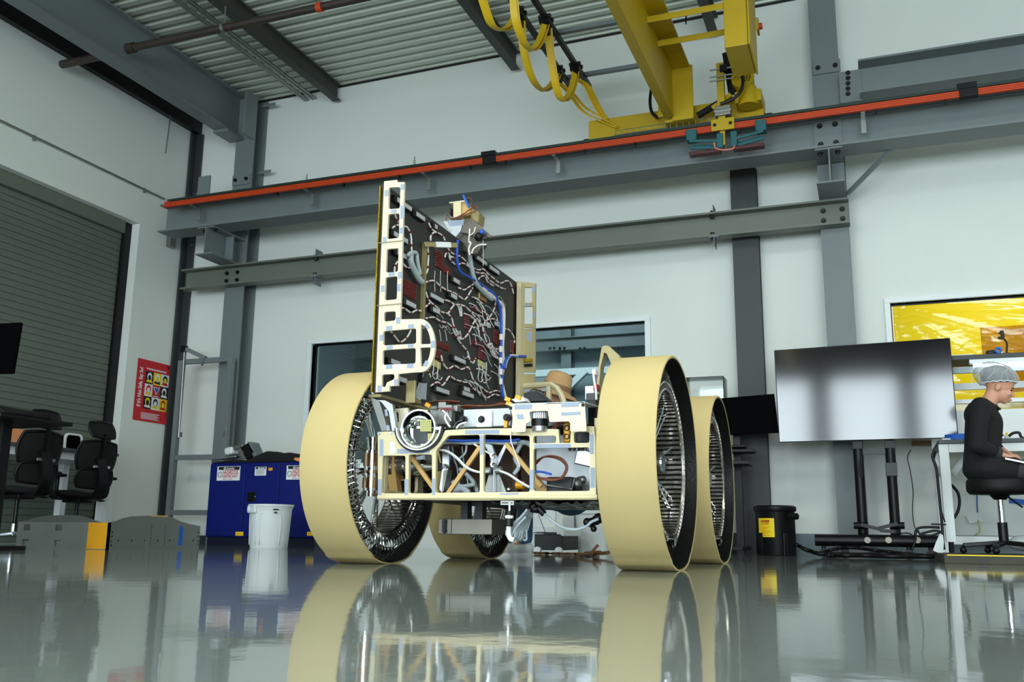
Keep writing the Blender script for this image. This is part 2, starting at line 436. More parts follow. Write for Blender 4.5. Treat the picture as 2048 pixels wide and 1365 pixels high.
def window(name, w, fr, m):
    x0, x1, z0, z1 = w; mb = MB(); y0, y1 = YW-.035, YW+.12
    mb.box(x0-fr, x1+fr, y0, y1, z1, z1+fr); mb.box(x0-fr, x1+fr, y0, y1, z0-fr, z0)
    mb.box(x0-fr, x0, y0, y1, z0, z1); mb.box(x1, x1+fr, y0, y1, z0, z1)
    o = struct(name, mb, m, bevel=.004)
    g = MB(); gy = YW+.07
    for a, b in ((x0, x0+.012), (x1-.012, x1)): g.box(a, b, gy-.012, gy+.012, z0, z1)
    for a, b in ((z0, z0+.012), (z1-.012, z1)): g.box(x0+.012, x1-.012, gy-.012, gy+.012, a, b)
    struct('window_seal', g, blk_m, o)
    return o
w1 = window('window_1', W1, .06, white_m)
struct('window_pane', MB().box(W1[0]+.012, W1[1]-.012, YW+.066, YW+.074, W1[2]+.012, W1[3]-.012), glass_m, w1)
w2 = window('window_2', W2, .055, white_m)
# film stretched over the right window: fine sheet with pleats fanning from its top corner
def film(name, x0, x1, z0, z1, y, m, par, nx=90, nz=50, amp=.006):
    mb = MB(); vs = []
    for j in range(nz+1):
        for i in range(nx+1):
            x = x0+(x1-x0)*i/nx; z = z0+(z1-z0)*j/nz
            a = math.atan2(z1-z+.02, x-x0+.02); r = math.hypot(x-x0, z1-z)
            d = amp*(1.5*max(0,sin(a*22))**5*math.exp(-r*.9)+.9*sin(7*(z+.28*(x-1.2)**2))*min(1, r*1.3)+.3*sin(9*x+5*z)*sin(4*z-3*x))
            vs.append((x, y+d, z))
    fs = [(j*(nx+1)+i, j*(nx+1)+i+1, (j+1)*(nx+1)+i+1, (j+1)*(nx+1)+i) for j in range(nz) for i in range(nx)]
    mb.add(vs, fs); return mb.build(name, m, par, smooth='all')
film('window_film', W2[0]+.02, W2[1]-.02, W2[2]+.02, W2[3]-.02, YW+.045, film_m, w2)
film('window_film', 1.05, W2[1]-.03, 1.52, 2.16, YW+.09, amber_m, w2, 50, 24, .004)
# halls beyond the two windows
def hall(x0, x1, tag_, m):
    mb = MB(); mb.box(x0, x1, 13.5, 13.6, 0, 4.2); mb.box(x0-.1, x0, YW+.14, 13.6, 0, 4.2); mb.box(x1, x1+.1, YW+.14, 13.6, 0, 4.2); mb.box(x0, x1, YW+.14, 13.6, 4.1, 4.2)
    return struct('wall_'+tag_, mb, m)
hall(-8.0, -.9, 'hall', int_m)
hall(-.7, 5.0, 'cleanroom', white_m)
YH = 13.3
t = thing('steel_beam', 'bolted grey beam on the wall of the hall seen through the middle window', 'beam', at(1140,700,Y=YH))
mb = MB(); a = at(640,735,Y=YH); b = at(1300,678,Y=YH); mb.ibeam((-7.6,YH,b.z), (-1.2,YH,b.z), .2, .12, .012, .012)
mb.build('web', steel_m, t)
for px in (1100, 1120, 1160, 1235):
    q = at(px, 697, Y=YH-.06); bolts(MB(), [q, q+Vector((.07,0,0))], .014, .03).build('bolt', bolt_m, t)
q = at(1136,680,Y=13.42)
tag(MB().ibeam((q.x,13.4,.0), (q.x,13.4,3.9), .16, .16, .012, .01, up=(0,1,0)).build('steel_column', steel_m), 'pale steel post on the far wall seen through the middle window', 'column')
q = at(1140,745,Y=13.2)
tag(MB().box(-7.6, -1.2, 13.14, 13.26, q.z-.05, q.z+.05).build('light_beam', white_m), 'pale blue horizontal tube behind the middle window glass', 'beam')
tag(MB().bar(at(1060,850,Y=13.0), at(1172,742,Y=13.0), .09, .09).build('diagonal_brace', white_m), 'white diagonal brace seen through the middle window right of the hat', 'brace')
tag(MB().bar(at(600,880,Y=13.0), at(662,775,Y=13.0), .09, .09).build('diagonal_brace', white_m), 'white diagonal brace seen through the middle window beside the front left wheel', 'brace')
# shelf and bench inside the clean room
t = thing('storage_shelf', 'white shelf in the clean room behind the yellow film', 'shelf', (2.2, 12.4, 0))
for z in (1.25, 1.75, 2.2): MB().box(.5, 3.6, 12.1, 12.6, z-.03, z).build('shelf_board', white_m, t)
for x in (.52, 3.58): MB().box(x-.03, x+.03, 12.1, 12.6, 0, 2.5).build('upright', white_m, t)

# ================================================================= STRUCTURAL STEEL
def column(name, x, w, y0, y1, z1, m, label, extra=None):
    t = thing(name, label, 'column', (x, (y0+y1)/2, 0))
    mb = MB().box(x-w/2, x+w/2, y0, y0+.02, 0, z1).box(x-w/2, x+w/2, y1-.02, y1, 0, z1).box(x-.01, x+.01, y0+.02, y1-.02, 0, z1)
    mb.build('shaft', m, t)
    return t
CL = column('steel_column', -7.4, .285, 9.44, 9.69, 5.8, steel_m, 'grey steel column at the left end of the back wall, behind the steel gate frame')
CR = column('steel_column', -.2, .267, 9.44, 9.69, 5.82, steel_m, 'grey steel column at right, behind the large television')
for t_, pts, z in ((CL, [(-7.49,9.42,4.62),(-7.32,9.42,4.62)], 4.62), (CR, [(-.27,9.42,4.92),(-.1,9.42,4.92)], 4.92)):
    x = (pts[0][0]+pts[1][0])/2
    MB().box(x-.135, x+.135, 9.42, 9.44, z-.07, z+.07).build('splice_plate', steel_m, t_, bevel=.003)
    for p in pts: bolts(MB(), [p], .017, .03).build('bolt', bolt_m, t_)
q = at(500,215,Y=9.42); MB().box(-7.26, -7.24, 9.2, 9.44, 5.15, 5.75).build('end_plate', steel_m, CL)
for z in (5.25, 5.65): bolts(MB(), [(-7.31,9.42,z)], .02, .03).build('bolt', bolt_m, CL)
for z in (5.68, 4.74): MB().box(-7.24, -7.05, 9.55, 9.56, z-.02, z+.02).build('tab', steel_m, CL)
t = column('steel_column', -1.085, .265, 9.55, 9.69, 4.0, dsteel_m, 'narrow charcoal column behind the black monitor cart')
# corner post and the black top edge on the left wall
t = thing('corner_post', 'black angle post standing in the left corner of the room', 'post', (XL+.06, 9.6, 0))
mb = MB().box(XL+.005, XL+.13, 9.66, 9.685, 0, 5.48).box(XL+.005, XL+.03, 9.56, 9.66, 0, 5.48)
mb.build('angle', dsteel_m, t)
for i in range(7): bolts(MB(), [(XL+.1, 9.66, 3.9+i*.12)], .008, .012).build('bolt', alu_m, t)
mb = MB().box(XL+.005, XL+.09, -3, 9.66, 5.49, 5.8)
tag(mb.build('wall_angle', black_st), 'black steel angle running along the top of the left wall under the girder', 'beam')
tag(MB().cyl((XL+.09,7.29,5.33), (-7.55,7.29,5.33), .045, n=14).build('pipe_stub', rust_m), 'short dark pipe stub poking from the left wall under the girder', 'pipe')
tag(MB().bar((XL+.1,9.05,5.49), (XL+.1,9.02,4.95), .012, .012).build('hanger_strap', alu_m), 'thin metal strap hanging below the black angle near the left corner', 'strap')
# roof girder on the left
t = thing('roof_girder', 'deep grey roof girder running along the left wall to the corner column', 'beam', (-7.53, 4, 5.2))
MB().ibeam((-7.53,-8,5.49), (-7.53,9.44,5.49), .58, .2, .02, .014).build('girder', steel_m, t)
MB().box(-7.64, -7.42, 9.1, 9.44, 5.165, 5.2).build('seat_plate', steel_m, t)
# joists
for i, (px, py, lab) in enumerate(((674,203,'dark roof joist at left, its end just above the middle of the back wall'), (1024,131,'dark roof joist ending left of the crane girder'), (1420,48,'dark roof joist ending behind the yellow crane control box'))):
    x = at(px, py, Z=5.6).x
    t = MB().ibeam((x,-8,5.71), (x,9.62,5.71), .22, .105, .012, .01).build('roof_joist', joist_m)
    tag(t, lab, 'joist', 'roof joists')
# sprinkler pipe across the roof
p0 = at(258,97,Z=5.35); p1 = at(630,10,Z=5.35); d = (p1-p0)
t = thing('sprinkler_pipe', 'dark iron pipe crossing under the roof deck at upper left', 'pipe', (p0+p1)/2)
mb = MB().cyl((p0.x,p0.y,5.35), (p0.x+6.5,p0.y,5.35), .042, n=16); mb.build('pipe', rust_m, t, smooth=True)
MB().cyl((p0.x-.02,p0.y,5.35), (p0.x+.08,p0.y,5.35), .058, n=16).build('end_cap', rust_m, t, smooth=True)
q = at(633,8,Z=5.35); MB().cyl((q.x-.03,p0.y,5.35), (q.x+.03,p0.y,5.35), .05, n=16).build('orange_clamp', oran_m, t)
q = at(440,50,Z=5.35); MB().cyl((q.x,p0.y,5.36), (q.x,p0.y,5.6), .008).lathe([(.045,-.02),(.055,-.02),(.055,.02),(.045,.02)], (q.x,p0.y,5.35), (1,0,0), 20, closed=True).build('pipe_hanger', galv_m, t)
# conduits under the deck
for px0, px1, lab in ((588,186,0),(594,186,1),(606,187,2),(614,187,3)):
    q = at(px0+12, 196, Z=5.7); x = q.x
    pts = [(x, 9.66, 5.72), (x, 6.9, 5.72)]
    if lab >= 2: pts += [(x-.08-.06*(lab-2), 6.5, 5.72), (x-.08-.06*(lab-2), -2, 5.72)]
    else: pts += [(x, -2, 5.72)]
    tag(MB().tube(pts, .016, 8).build('conduit', galv_m), ('leftmost', 'second', 'third', 'rightmost')[lab]+' of the four thin conduits running under the roof deck at left', 'conduit', 'roof conduits')
MB_ = bolts(MB(), [], .01, .01)
# conduit on the left wall with its switch box
t = thing('wall_conduit', 'thin conduit running along the left wall above the shutter door', 'conduit', (XL+.02, 7.5, 4.38))
MB().tube([(XL+.02,-3,4.383), (XL+.02,9.16,4.383)], .014, 8).build('pipe', galv_m, t)
for px, py in ((68,281),(289,385)):
    q = at(px,py,X=XL+.02); MB().box(q.x-.02, q.x+.01, q.y-.012, q.y+.012, 4.34, 4.4).build('strap', galv_m, t)
q0 = at(342,440,X=XL+.04); q1 = at(343,482,X=XL+.04)
t = thing('switch_box', 'grey switch box hanging on a conduit drop at the left end of the orange rail', 'switch', q1)
MB().tube(spline([(XL+.05,9.2,4.36), (XL+.05,9.3,4.33), (XL+.05,q1.y,4.2), (XL+.05,q1.y,q1.z)], 5), .014, 8).build('conduit_drop', galv_m, t)
MB().box(XL+.002, XL+.07, q1.y-.055, q1.y+.055, q1.z-.09, q1.z+.07).build('box', alud_m, t, bevel=.006)

# runway beam on brackets
RZ = 3.79
t = thing('runway_beam', 'long grey crane runway beam under the orange rail along the back wall', 'beam', (0, 8.95, RZ))
MB().ibeam((-8.12,8.95,RZ+.18), (8.5,8.95,RZ+.18), .36, .3, .02, .014).build('beam', steel_m, t)
for X0 in (-.2,):
    MB().box(X0-.13, X0+.13, 8.925, 8.94, RZ+.03, RZ+.32).build('splice_plate', steel_m, t, bevel=.003)
    for dx in (-.07, .07):
        for z in (RZ+.08, RZ+.27): bolts(MB(), [(X0+dx,8.925,z)], .018, .03).build('bolt', bolt_m, t)
for x in (-7.4, -.2):
    t = thing('runway_bracket', ('short stub bracket carrying the left end of the runway beam' if x < -5 else 'short stub bracket under the runway beam at the right column'), 'bracket', (x, 9.1, 3.45), 'runway brackets')
    MB().ibeam((x,8.82,3.615), (x,9.44,3.615), .35, .25, .016, .012).build('stub', steel_m, t)
    MB().box(x-.125, x-.01, 9.2, 9.215, 3.47, 3.77).box(x+.01, x+.125, 9.2, 9.215, 3.47, 3.77).build('stiffener', steel_m, t)
    for dx in (-.08, .08): bolts(MB(), [(x+dx,8.9,3.79-.016)], .018, .03, (0,0,-1)).build('bolt', bolt_m, t)
tag(MB().box(-7.71,-7.53,8.98,9.0,4.152,4.53).build('stop_plate', steel_m), 'grey stop plate standing on the left end of the runway beam', 'plate')
# lower beam
t = thing('girt_beam', 'lower grey channel beam bolted across the two columns of the back wall', 'beam', (-4.1, 9.35, 3.18))
mb = MB().box(-8.13, -.055, 9.29, 9.43, 3.42, 3.44).box(-8.13, -.055, 9.29, 9.43, 3.18, 3.2).box(-8.13, -.055, 9.4, 9.415, 3.2, 3.42)
mb.build('channel', olive_m, t)
for X0, ps in ((-7.4, (-.09,.07)), (-.2, (-.1,.08))):
    for dx in ps:
        for z in (3.26, 3.36): bolts(MB(), [(X0+dx,9.4,z)], .018, .03).build('bolt', bolt_m, t)
for px in (630, 1427):
    q = at(px, 530 if px < 1000 else 450, Y=9.3)
    MB().box(q.x-.004, q.x+.004, 9.3, 9.45, 3.44, 3.52).box(q.x-.004, q.x+.004, 9.3, 9.45, 3.08, 3.18).box(q.x-.05, q.x+.05, 9.29, 9.4, 3.17, 3.18).build('clip_plate', steel_m, t)
    bolts(MB(), [(q.x-.02,9.34,3.44)], .016, .03, (0,0,1)).cyl((q.x-.02,9.34,3.42), (q.x-.02,9.34,3.39), .024, n=8).build('bolt', bolt_m, t)
    bolts(MB(), [(q.x-.02,9.34,3.17)], .016, .03, (0,0,-1)).cyl((q.x-.02,9.34,3.2), (q.x-.02,9.34,3.23), .024, n=8).build('bolt', bolt_m, t)
# upper beam at right
a = at(1716,128,Y=9.3); b = at(1712,195,Y=9.3)
t = thing('roof_tie_beam', 'grey wall beam above the orange rail at upper right, bolted to the column', 'beam', (3, 9.35, b.z))
mb = MB().box(a.x, 8.9, 9.2, 9.45, a.z-.02, a.z).box(a.x, 8.9, 9.2, 9.45, b.z, b.z+.02).box(a.x-.02, 8.9, 9.38, 9.4, b.z+.02, a.z-.02)
mb.build('channel', steel_m, t)
MB().box(-.07, a.x+.02, 9.36, 9.38, b.z-.01, a.z-.03).build('shear_plate', steel_m, t)
for i in range(5):
    q = at(1696, 146+i*10.5, Y=9.36); bolts(MB(), [(q.x,9.36,q.z)], .016, .03).build('bolt', bolt_m, t)
tag(MB().bar(at(1695,388,Y=9.42), at(1781,300,Y=9.1), .035, .035).build('sway_brace', steel_m), 'thin diagonal brace from the right column up to the runway beam', 'brace')

# orange conductor rail
def railp(px, py): return at(px, py, Y=8.62)
L0 = railp(338,401); R0 = railp(2048,158); zt = (L0.z+R0.z)/2
t = thing('conductor_rail', 'long orange conductor rail with dark green top strip along the runway beam', 'rail', (-2, 8.62, zt-.1))
MB().box(L0.x, 7.5, 8.59, 8.64, zt-.028, zt).build('cover_strip', dgreen_m, t)
for i in range(4):
    MB().box(L0.x+.03, 7.5, 8.598, 8.636, zt-.0445-.0155*i, zt-.0315-.0155*i).build('conductor_bar', oran_m, t, bevel=.003)
MB().box(L0.x-.04, L0.x+.05, 8.588, 8.645, zt-.095, zt-.03).build('end_cap', red_m, t)
for px, py in ((980,313),(1936,178)):
    q = railp(px,py); MB().box(q.x-.075, q.x+.075, 8.585, 8.65, zt-.1, zt-.02).box(q.x-.09, q.x+.07, 8.58, 8.65, zt-.02, zt+.03).build('joint_cover', blk_m, t, bevel=.004)
for px, py in ((383,395),(610,372),(845,345),(1106,318),(1725,232)):
    q = railp(px, py-20)
    MB().box(q.x-.018, q.x+.018, 8.64, 8.8, zt-.1, zt-.09).box(q.x-.018, q.x+.018, 8.63, 8.64, zt-.1, zt-.01).box(q.x-.022, q.x+.022, 8.79, 8.8, zt-.235, zt-.1).build('hanger_bracket', galv_m, t)
for px in (560,690,800,940,1010,1170,1270,1480,1757,1900):
    q = railp(px, 300); MB().box(q.x-.008, q.x+.008, 8.62, 8.65, zt-.125, zt-.09).build('clip', blk_m, t)
for px, dz in ((610,.1),(825,.12)):
    q = railp(px,345); MB().cyl((q.x,8.66,zt-.02),(q.x,8.66,zt+dz),.006).sph((q.x,8.66,zt+dz*.5),.015,8).build('hanger_pin', galv_m, t)

# ================================================================= BRIDGE CRANE
cr = thing('bridge_crane', 'yellow overhead bridge crane with girder, end truck and control box', 'crane', (-1.6, 8.0, 4.14))
MB().box(-1.652, -1.63, -6, 8.62, 4.26, 4.75).build('girder', yel_m, cr)
MB().box(-1.715, -1.625, -6, 8.62, 4.235, 4.259).build('girder_flange', yel_m, cr)
MB().box(-1.83, -1.455, -6, 8.63, 4.751, 4.775).build('girder_flange', yel_m, cr)
MB().box(-1.64, -1.43, 8.635, 8.66, 4.2, 4.775).box(-1.72,-1.43,8.66,8.86,4.2,4.23).box(-1.66,-1.62,8.66,8.86,4.23,4.7).build('end_bracket', yel_m, cr, bevel=.004)
MB().box(-2.57, -.78, 8.86, 9.04, 4.17, 4.44).build('end_truck', yel_m, cr, bevel=.008)
MB().cyl((-2.38,8.85,4.28),(-2.38,9.05,4.28),.105,n=24).build('truck_wheel', yel_m, cr, smooth=True)
MB().cyl((-.95,8.85,4.28),(-.95,9.05,4.28),.105,n=24).build('truck_wheel', yel_m, cr, smooth=True)
for x, s in ((-2.57,-1),(-.78,1)): MB().cyl((x,8.95,4.24),(x+.07*s,8.95,4.24),.04,n=14).build('buffer', rub_m, cr)
q = at(1326,225,Y=8.6); MB().box(q.x-.045, q.x+.045, 8.57, 8.63, q.z-.055, q.z+.06).build('junction_box', yel_m, cr, bevel=.006)
bolts(MB(), [(q.x,8.57,q.z)], .01, .01).build('bolt', bolt_m, cr)
# cable tray: wire basket along the end truck
a = at(1236,257,Y=8.8); b = at(1432,235,Y=8.8); mb = MB()
for dy, dz in ((0,0),(0,.05),(-.1,0),(-.1,.05),(-.05,0)): mb.tube([(a.x,8.8+dy,4.16+dz),(b.x,8.8+dy,4.16+dz)], .004, 5)
n = 16
for i in range(n+1):
    x = a.x+(b.x-a.x)*i/n; mb.tube([(x,8.8,4.21),(x,8.8,4.16),(x,8.7,4.16),(x,8.7,4.21)], .0035, 5)
mb.build('cable_tray', galv_m, cr)
# arms to the control box
BX0, BX1, BY0, BY1, BZ = -.96, -.745, 7.5, 8.06, 4.27
for y in (8.0, 7.56):
    MB().box(-1.629, BX0-.001, y-.06, y+.03, 4.69, 4.70).box(-1.629, BX0-.001, y-.06, y-.05, 4.64, 4.69).build('support_arm', yel_m, cr, bevel=.003)
MB().box(BX0, BX1-.02, BY0, BY1, BZ, BZ+.75).build('control_box', yel_m, cr, bevel=.006)
MB().box(BX1-.016, BX1, BY0-.01, BY1+.01, BZ-.005, BZ+.75).build('control_box_door', yel_m, cr, bevel=.004)
q = at(1518,53,X=BX1+.02); MB().cyl((BX1,q.y,q.z),(BX1+.05,q.y,q.z),.03,n=14).build('stop_button', red_m, cr)
MB().box(BX1, BX1+.02, q.y-.06, q.y+.06, q.z-.06, q.z+.06).build('button_plate', yel_m, cr)
# vertical pickup arm
a = at(1440,128,Y=8.6); b = at(1442,292,Y=8.6)
MB().box(a.x-.035, a.x+.035, 8.57, 8.64, b.z+.2, a.z).build('pickup_arm', yel_m, cr, bevel=.004)
MB().box(a.x-.025, a.x+.025, 8.58, 8.62, b.z, b.z+.25).build('pickup_arm_tip', yel_m, cr, bevel=.004)
q = at(1445,248,Y=8.55); MB().box(q.x-.11, q.x+.11, 8.55, 8.57, q.z-.06, q.z+.06).build('mount_plate', yel_m, cr, bevel=.004)
for dx in (-.075,.075): bolts(MB(), [(q.x+dx,8.55,q.z)], .012, .01).build('bolt', bolt_m, cr)
q = at(1444,221,Y=8.55); MB().box(q.x-.07, q.x+.08, 8.54, 8.66, q.z-.05, q.z+.05).box(q.x-.08, q.x+.09, 8.535, 8.55, q.z-.015, q.z+.015).build('clamp_block', alud_m, cr, bevel=.006)
for py in (138,152,160):
    q = at(1440,py,Y=8.55); MB().cyl((q.x-.1,8.55,q.z),(q.x+.12,8.55,q.z),.008).build('threaded_rod', galv_m, cr)
q = at(1447,137,Y=8.56); MB().box(q.x-.035,q.x+.035,8.54,8.6,q.z-.035,q.z+.035).build('clamp_knob', blk_m, cr)
# drive motor
q = at(1488,170,Y=8.72)
mb = MB().cyl((q.x,8.62,q.z+.03),(q.x-.02,8.95,q.z-.02),.11,.1,n=28); mb.build('motor', yel_m, cr, smooth=True)
mb = MB()
for r in (.02,.045,.07):
    for k in range(int(r*300)): 
        t_ = 2*PI*k/int(r*300); mb.cyl((q.x+r*cos(t_),8.615,q.z+.03+r*sin(t_)),(q.x+r*cos(t_),8.622,q.z+.03+r*sin(t_)),.007,n=6)
mb.build('motor_grille', blk_m, cr)
q2 = at(1497,200,Y=8.75); MB().cyl((q2.x,8.7,q2.z+.1),(q2.x,8.7,q2.z-.09),.085,.1,n=20).build('gearbox', yel_m, cr, smooth=True)
MB().box(q2.x-.12, q2.x+.13, 8.66, 8.86, 4.3, 4.42).build('motor_base', yel_m, cr, bevel=.006)
MB().bar(at(1395,232,Y=8.7), at(1440,205,Y=8.7), .05, .05).build('hose_sleeve', blk_m, cr)
MB().bar(at(1425,218,Y=8.69), at(1462,190,Y=8.69), .05, .04).build('brace_bar', yel_m, cr)
MB().tube(spline(atv([(1484,145),(1486,165),(1480,185),(1462,200),(1440,208)], Y=8.52)), .016, 8).build('motor_cable', blk_m, cr)
MB().bar(at(1452,105,Y=8.6), at(1465,190,Y=8.7), .07, .03).build('cable_guard', blk_m, cr)
MB().tube(spline(atv([(1302,180),(1300,205),(1304,225),(1315,236)], Y=8.78)), .016, 8).build('girder_cable', blk_m, cr)
MB().tube(spline(atv([(1372,48),(1373,30),(1385,22)], Y=8.9)), .008, 6).build('loose_cable', blk_m, cr)
# current collectors on the orange rail
for s, px in ((-1, 1400), (1, 1500)):
    dy = -14*(1 if s > 0 else 0)
    A = at(px-28 if s < 0 else px-40, 262+dy, Y=8.56); Bq = at(px+45 if s < 0 else px+32, 258+dy, Y=8.56)
    k = thing('current_collector', ('teal current collector left of the yellow pickup arm' if s < 0 else 'teal current collector right of the yellow pickup arm'), 'collector', (A.x, 8.6, A.z-.2), 'current collectors')
    e0, e1 = (A.x, Bq.x)
    z0 = zt-.12
    MB().box(e0 if s < 0 else e1-.1, e0+.1 if s < 0 else e1, 8.55, 8.66, z0-.05, z0+.06).build('shoe_block', teal_m, k, bevel=.006)
    MB().box(e1-.06 if s < 0 else e0, e1 if s < 0 else e0+.06, 8.55, 8.66, z0-.17, z0-.02).build('pivot_block', teal_m, k, bevel=.006)
    for dy2, dz2 in ((8.56,0),(8.6,-.055),(8.64,-.02)):
        MB().bar((e0+.03,dy2,dz2+(z0-.06 if s < 0 else z0-.1)),(e1-.03,dy2,dz2+(z0-.1 if s < 0 else z0-.06)),.016,.024).build('link_arm', teal_m, k)
    MB().box(e0+.02, e1-.03, 8.57, 8.66, z0-.2, z0-.165).build('collector_shoe', mar_m, k, bevel=.006)
    MB().tube(spline(atv([(1428 if s < 0 else 1470,285),(1432 if s < 0 else 1466,297),(1448,300)], Y=8.56)), .008, 6).build('pigtail', pink_m, k)
# festoon: two dark tracks, trolleys and flat yellow cable loops
fx = (-2.652, -2.85)
for i, x in enumerate(fx):
    MB().box(x-.022, x+.022, -6, 9.2 if i == 0 else 9.22, 4.98, 5.03).build('festoon_track', black_st, cr)
for (p, q) in (((1065,75),(1225,40)), ((1132,156),(1280,130))):
    a = at(*p, Z=5.05); MB().box(-3.0, -1.66, a.y-.025, a.y+.025, 5.03, 5.07).build('track_support', steel_m, cr)
def troll(px, py, x):
    q = at(px, py, X=x); return q
T = {}
for key, px, py, x in (('a',1092,42,fx[0]),('b',1152,130,fx[0]),('c',1038,28,fx[1]),('d',1117,140,fx[1])):
    q = at(px, py, X=x); y = q.y; T[key] = y
    mb = MB().box(x-.05, x+.05, y-.06, y+.06, 4.93, 4.98).box(x-.03, x+.03, y-.05, y+.05, 4.85, 4.93)
    for dy in (-.04,.04):
        mb.cyl((x-.06,y+dy,5.0),(x+.06,y+dy,5.0),.022,n=12)
    tag(mb.build('festoon_trolley', blk_m), {'a':'black cable trolley, upper one on the right festoon track','b':'black cable trolley, lower one on the right festoon track','c':'black cable trolley, upper one on the left festoon track','d':'black cable trolley, lower one on the left festoon track'}[key], 'trolley', 'festoon trolleys')
def loop(x, pts, lab):
    P = spline([at(a, b, X=x) for a, b in pts], 8)
    mb = MB().ribbon(P, .06, .008, (1,.3,.05)); mb.ribbon([p+Vector((.014,.025,-.006)) for p in P], .056, .008, (1,.3,.05))
    tag(mb.build('festoon_cable', yelcab_m, smooth=True), lab, 'cable', 'festoon cables')
loop(fx[1], [(958,-20),(970,20),(983,50),(1003,58),(1018,50),(1028,35)], 'flat yellow festoon cable loop hanging at the far left')
loop(fx[0], [(1025,-10),(1030,40),(1045,82),(1062,98),(1078,80),(1090,45)], 'flat yellow festoon cable loop hanging from the upper right trolley')
loop(fx[1], [(1040,35),(1045,95),(1060,150),(1080,178),(1095,175),(1108,160),(1116,142)], 'flat yellow festoon cable loop between the two left trolleys')
loop(fx[0], [(1094,50),(1100,110),(1110,170),(1122,199),(1136,190),(1147,160),(1151,132)], 'flat yellow festoon cable loop between the two right trolleys')
for x, y, px, lab in ((fx[1], T['d'], ((1140,190),(1165,222),(1198,240),(1236,256)), 'flat yellow cable dropping from the left trolley to the end truck'), (fx[0], T['b'], ((1172,175),(1186,205),(1200,228),(1214,240)), 'flat yellow cable dropping from the right trolley to the end truck')):
    P = [Vector((x, y, 4.85))]+[at(a, b, Y=y+(8.84-y)*((i+1)/4)**.6) for i, (a, b) in enumerate(px)]
    P = spline(P, 8); mb = MB().ribbon(P, .05, .008, (.6,.8,.1)); mb.ribbon([p+Vector((.03*sin(i/len(P)*PI),-.02,.03*sin(i/len(P)*PI))) for i, p in enumerate(P)], .05, .008, (.6,.8,.1))
    tag(mb.build('festoon_cable', yelcab_m, smooth=True), lab, 'cable', 'festoon cables')

# ================================================================= LIGHT AND CAMERA
def lamp(name, loc, size, power, col, rot=(0,0,0), shape='RECTANGLE', sy=None):
    l = bpy.data.lights.new(name, 'AREA'); l.shape = shape; l.size = size; l.size_y = sy or size; l.energy = power; l.color = col
    o = bpy.data.objects.new(name, l); COL.objects.link(o); o.location = loc; o.rotation_euler = rot
    return o
LC = (.94, 1., .97)
for i, (x, y, e) in enumerate(((-4.9,-3.5,.9),(-4.7,1.6,1.25),(-1.2,-3.5,1),(-1.2,1.8,1.2),(3,-3.5,1),(3,2.6,1.4),(6.6,-1,1),(6.6,5,1.4))):
    lamp('ceiling_light', (x, y, 5.45), .35, 84*e, LC, sy=1.3)
lamp('hall_light', (-4, 11.6, 4.0), 1.2, 110, (.93,.98,1))
lamp('cleanroom_light', (1.8, 11.6, 4.05), 2.2, 95, (1,.98,.95))
w = bpy.data.worlds.new('daylight'); S.world = w; w.use_nodes = True
bg = w.node_tree.nodes['Background']; bg.inputs['Color'].default_value = (.82,.93,1,1); bg.inputs['Strength'].default_value = 3.6
# daylight through the dock opening
lamp('dock_daylight', ((OP[0]+OP[1])/2, YS-.3, 2.0), OP[1]-OP[0], 1150, (.79,.94,1), (rad(90),0,rad(180)) if False else (rad(-90),0,rad(180)), sy=3.9)
cd = bpy.data.cameras.new('camera'); cam = bpy.data.objects.new('camera', cd); COL.objects.link(cam)
cd.sensor_width = 36; cd.lens = FPX/2048*36; cd.clip_start = .02
M = Matrix((_R, _U, -_F)).transposed().to_4x4(); M.translation = CAM; cam.matrix_world = M
S.camera = cam
S.view_settings.view_transform = 'Standard'; S.view_settings.look = 'None'; S.view_settings.gamma = 1; S.view_settings.exposure = 0
# ================================================================= ROVER
YF = 4.2; YFA, YRA, RW = 4.546, 5.954, .52
rv = thing('lunar_rover', 'four wheeled cream and silver rover prototype with upright black electronics panel', 'rover', (-1.777, 5.2, 0))
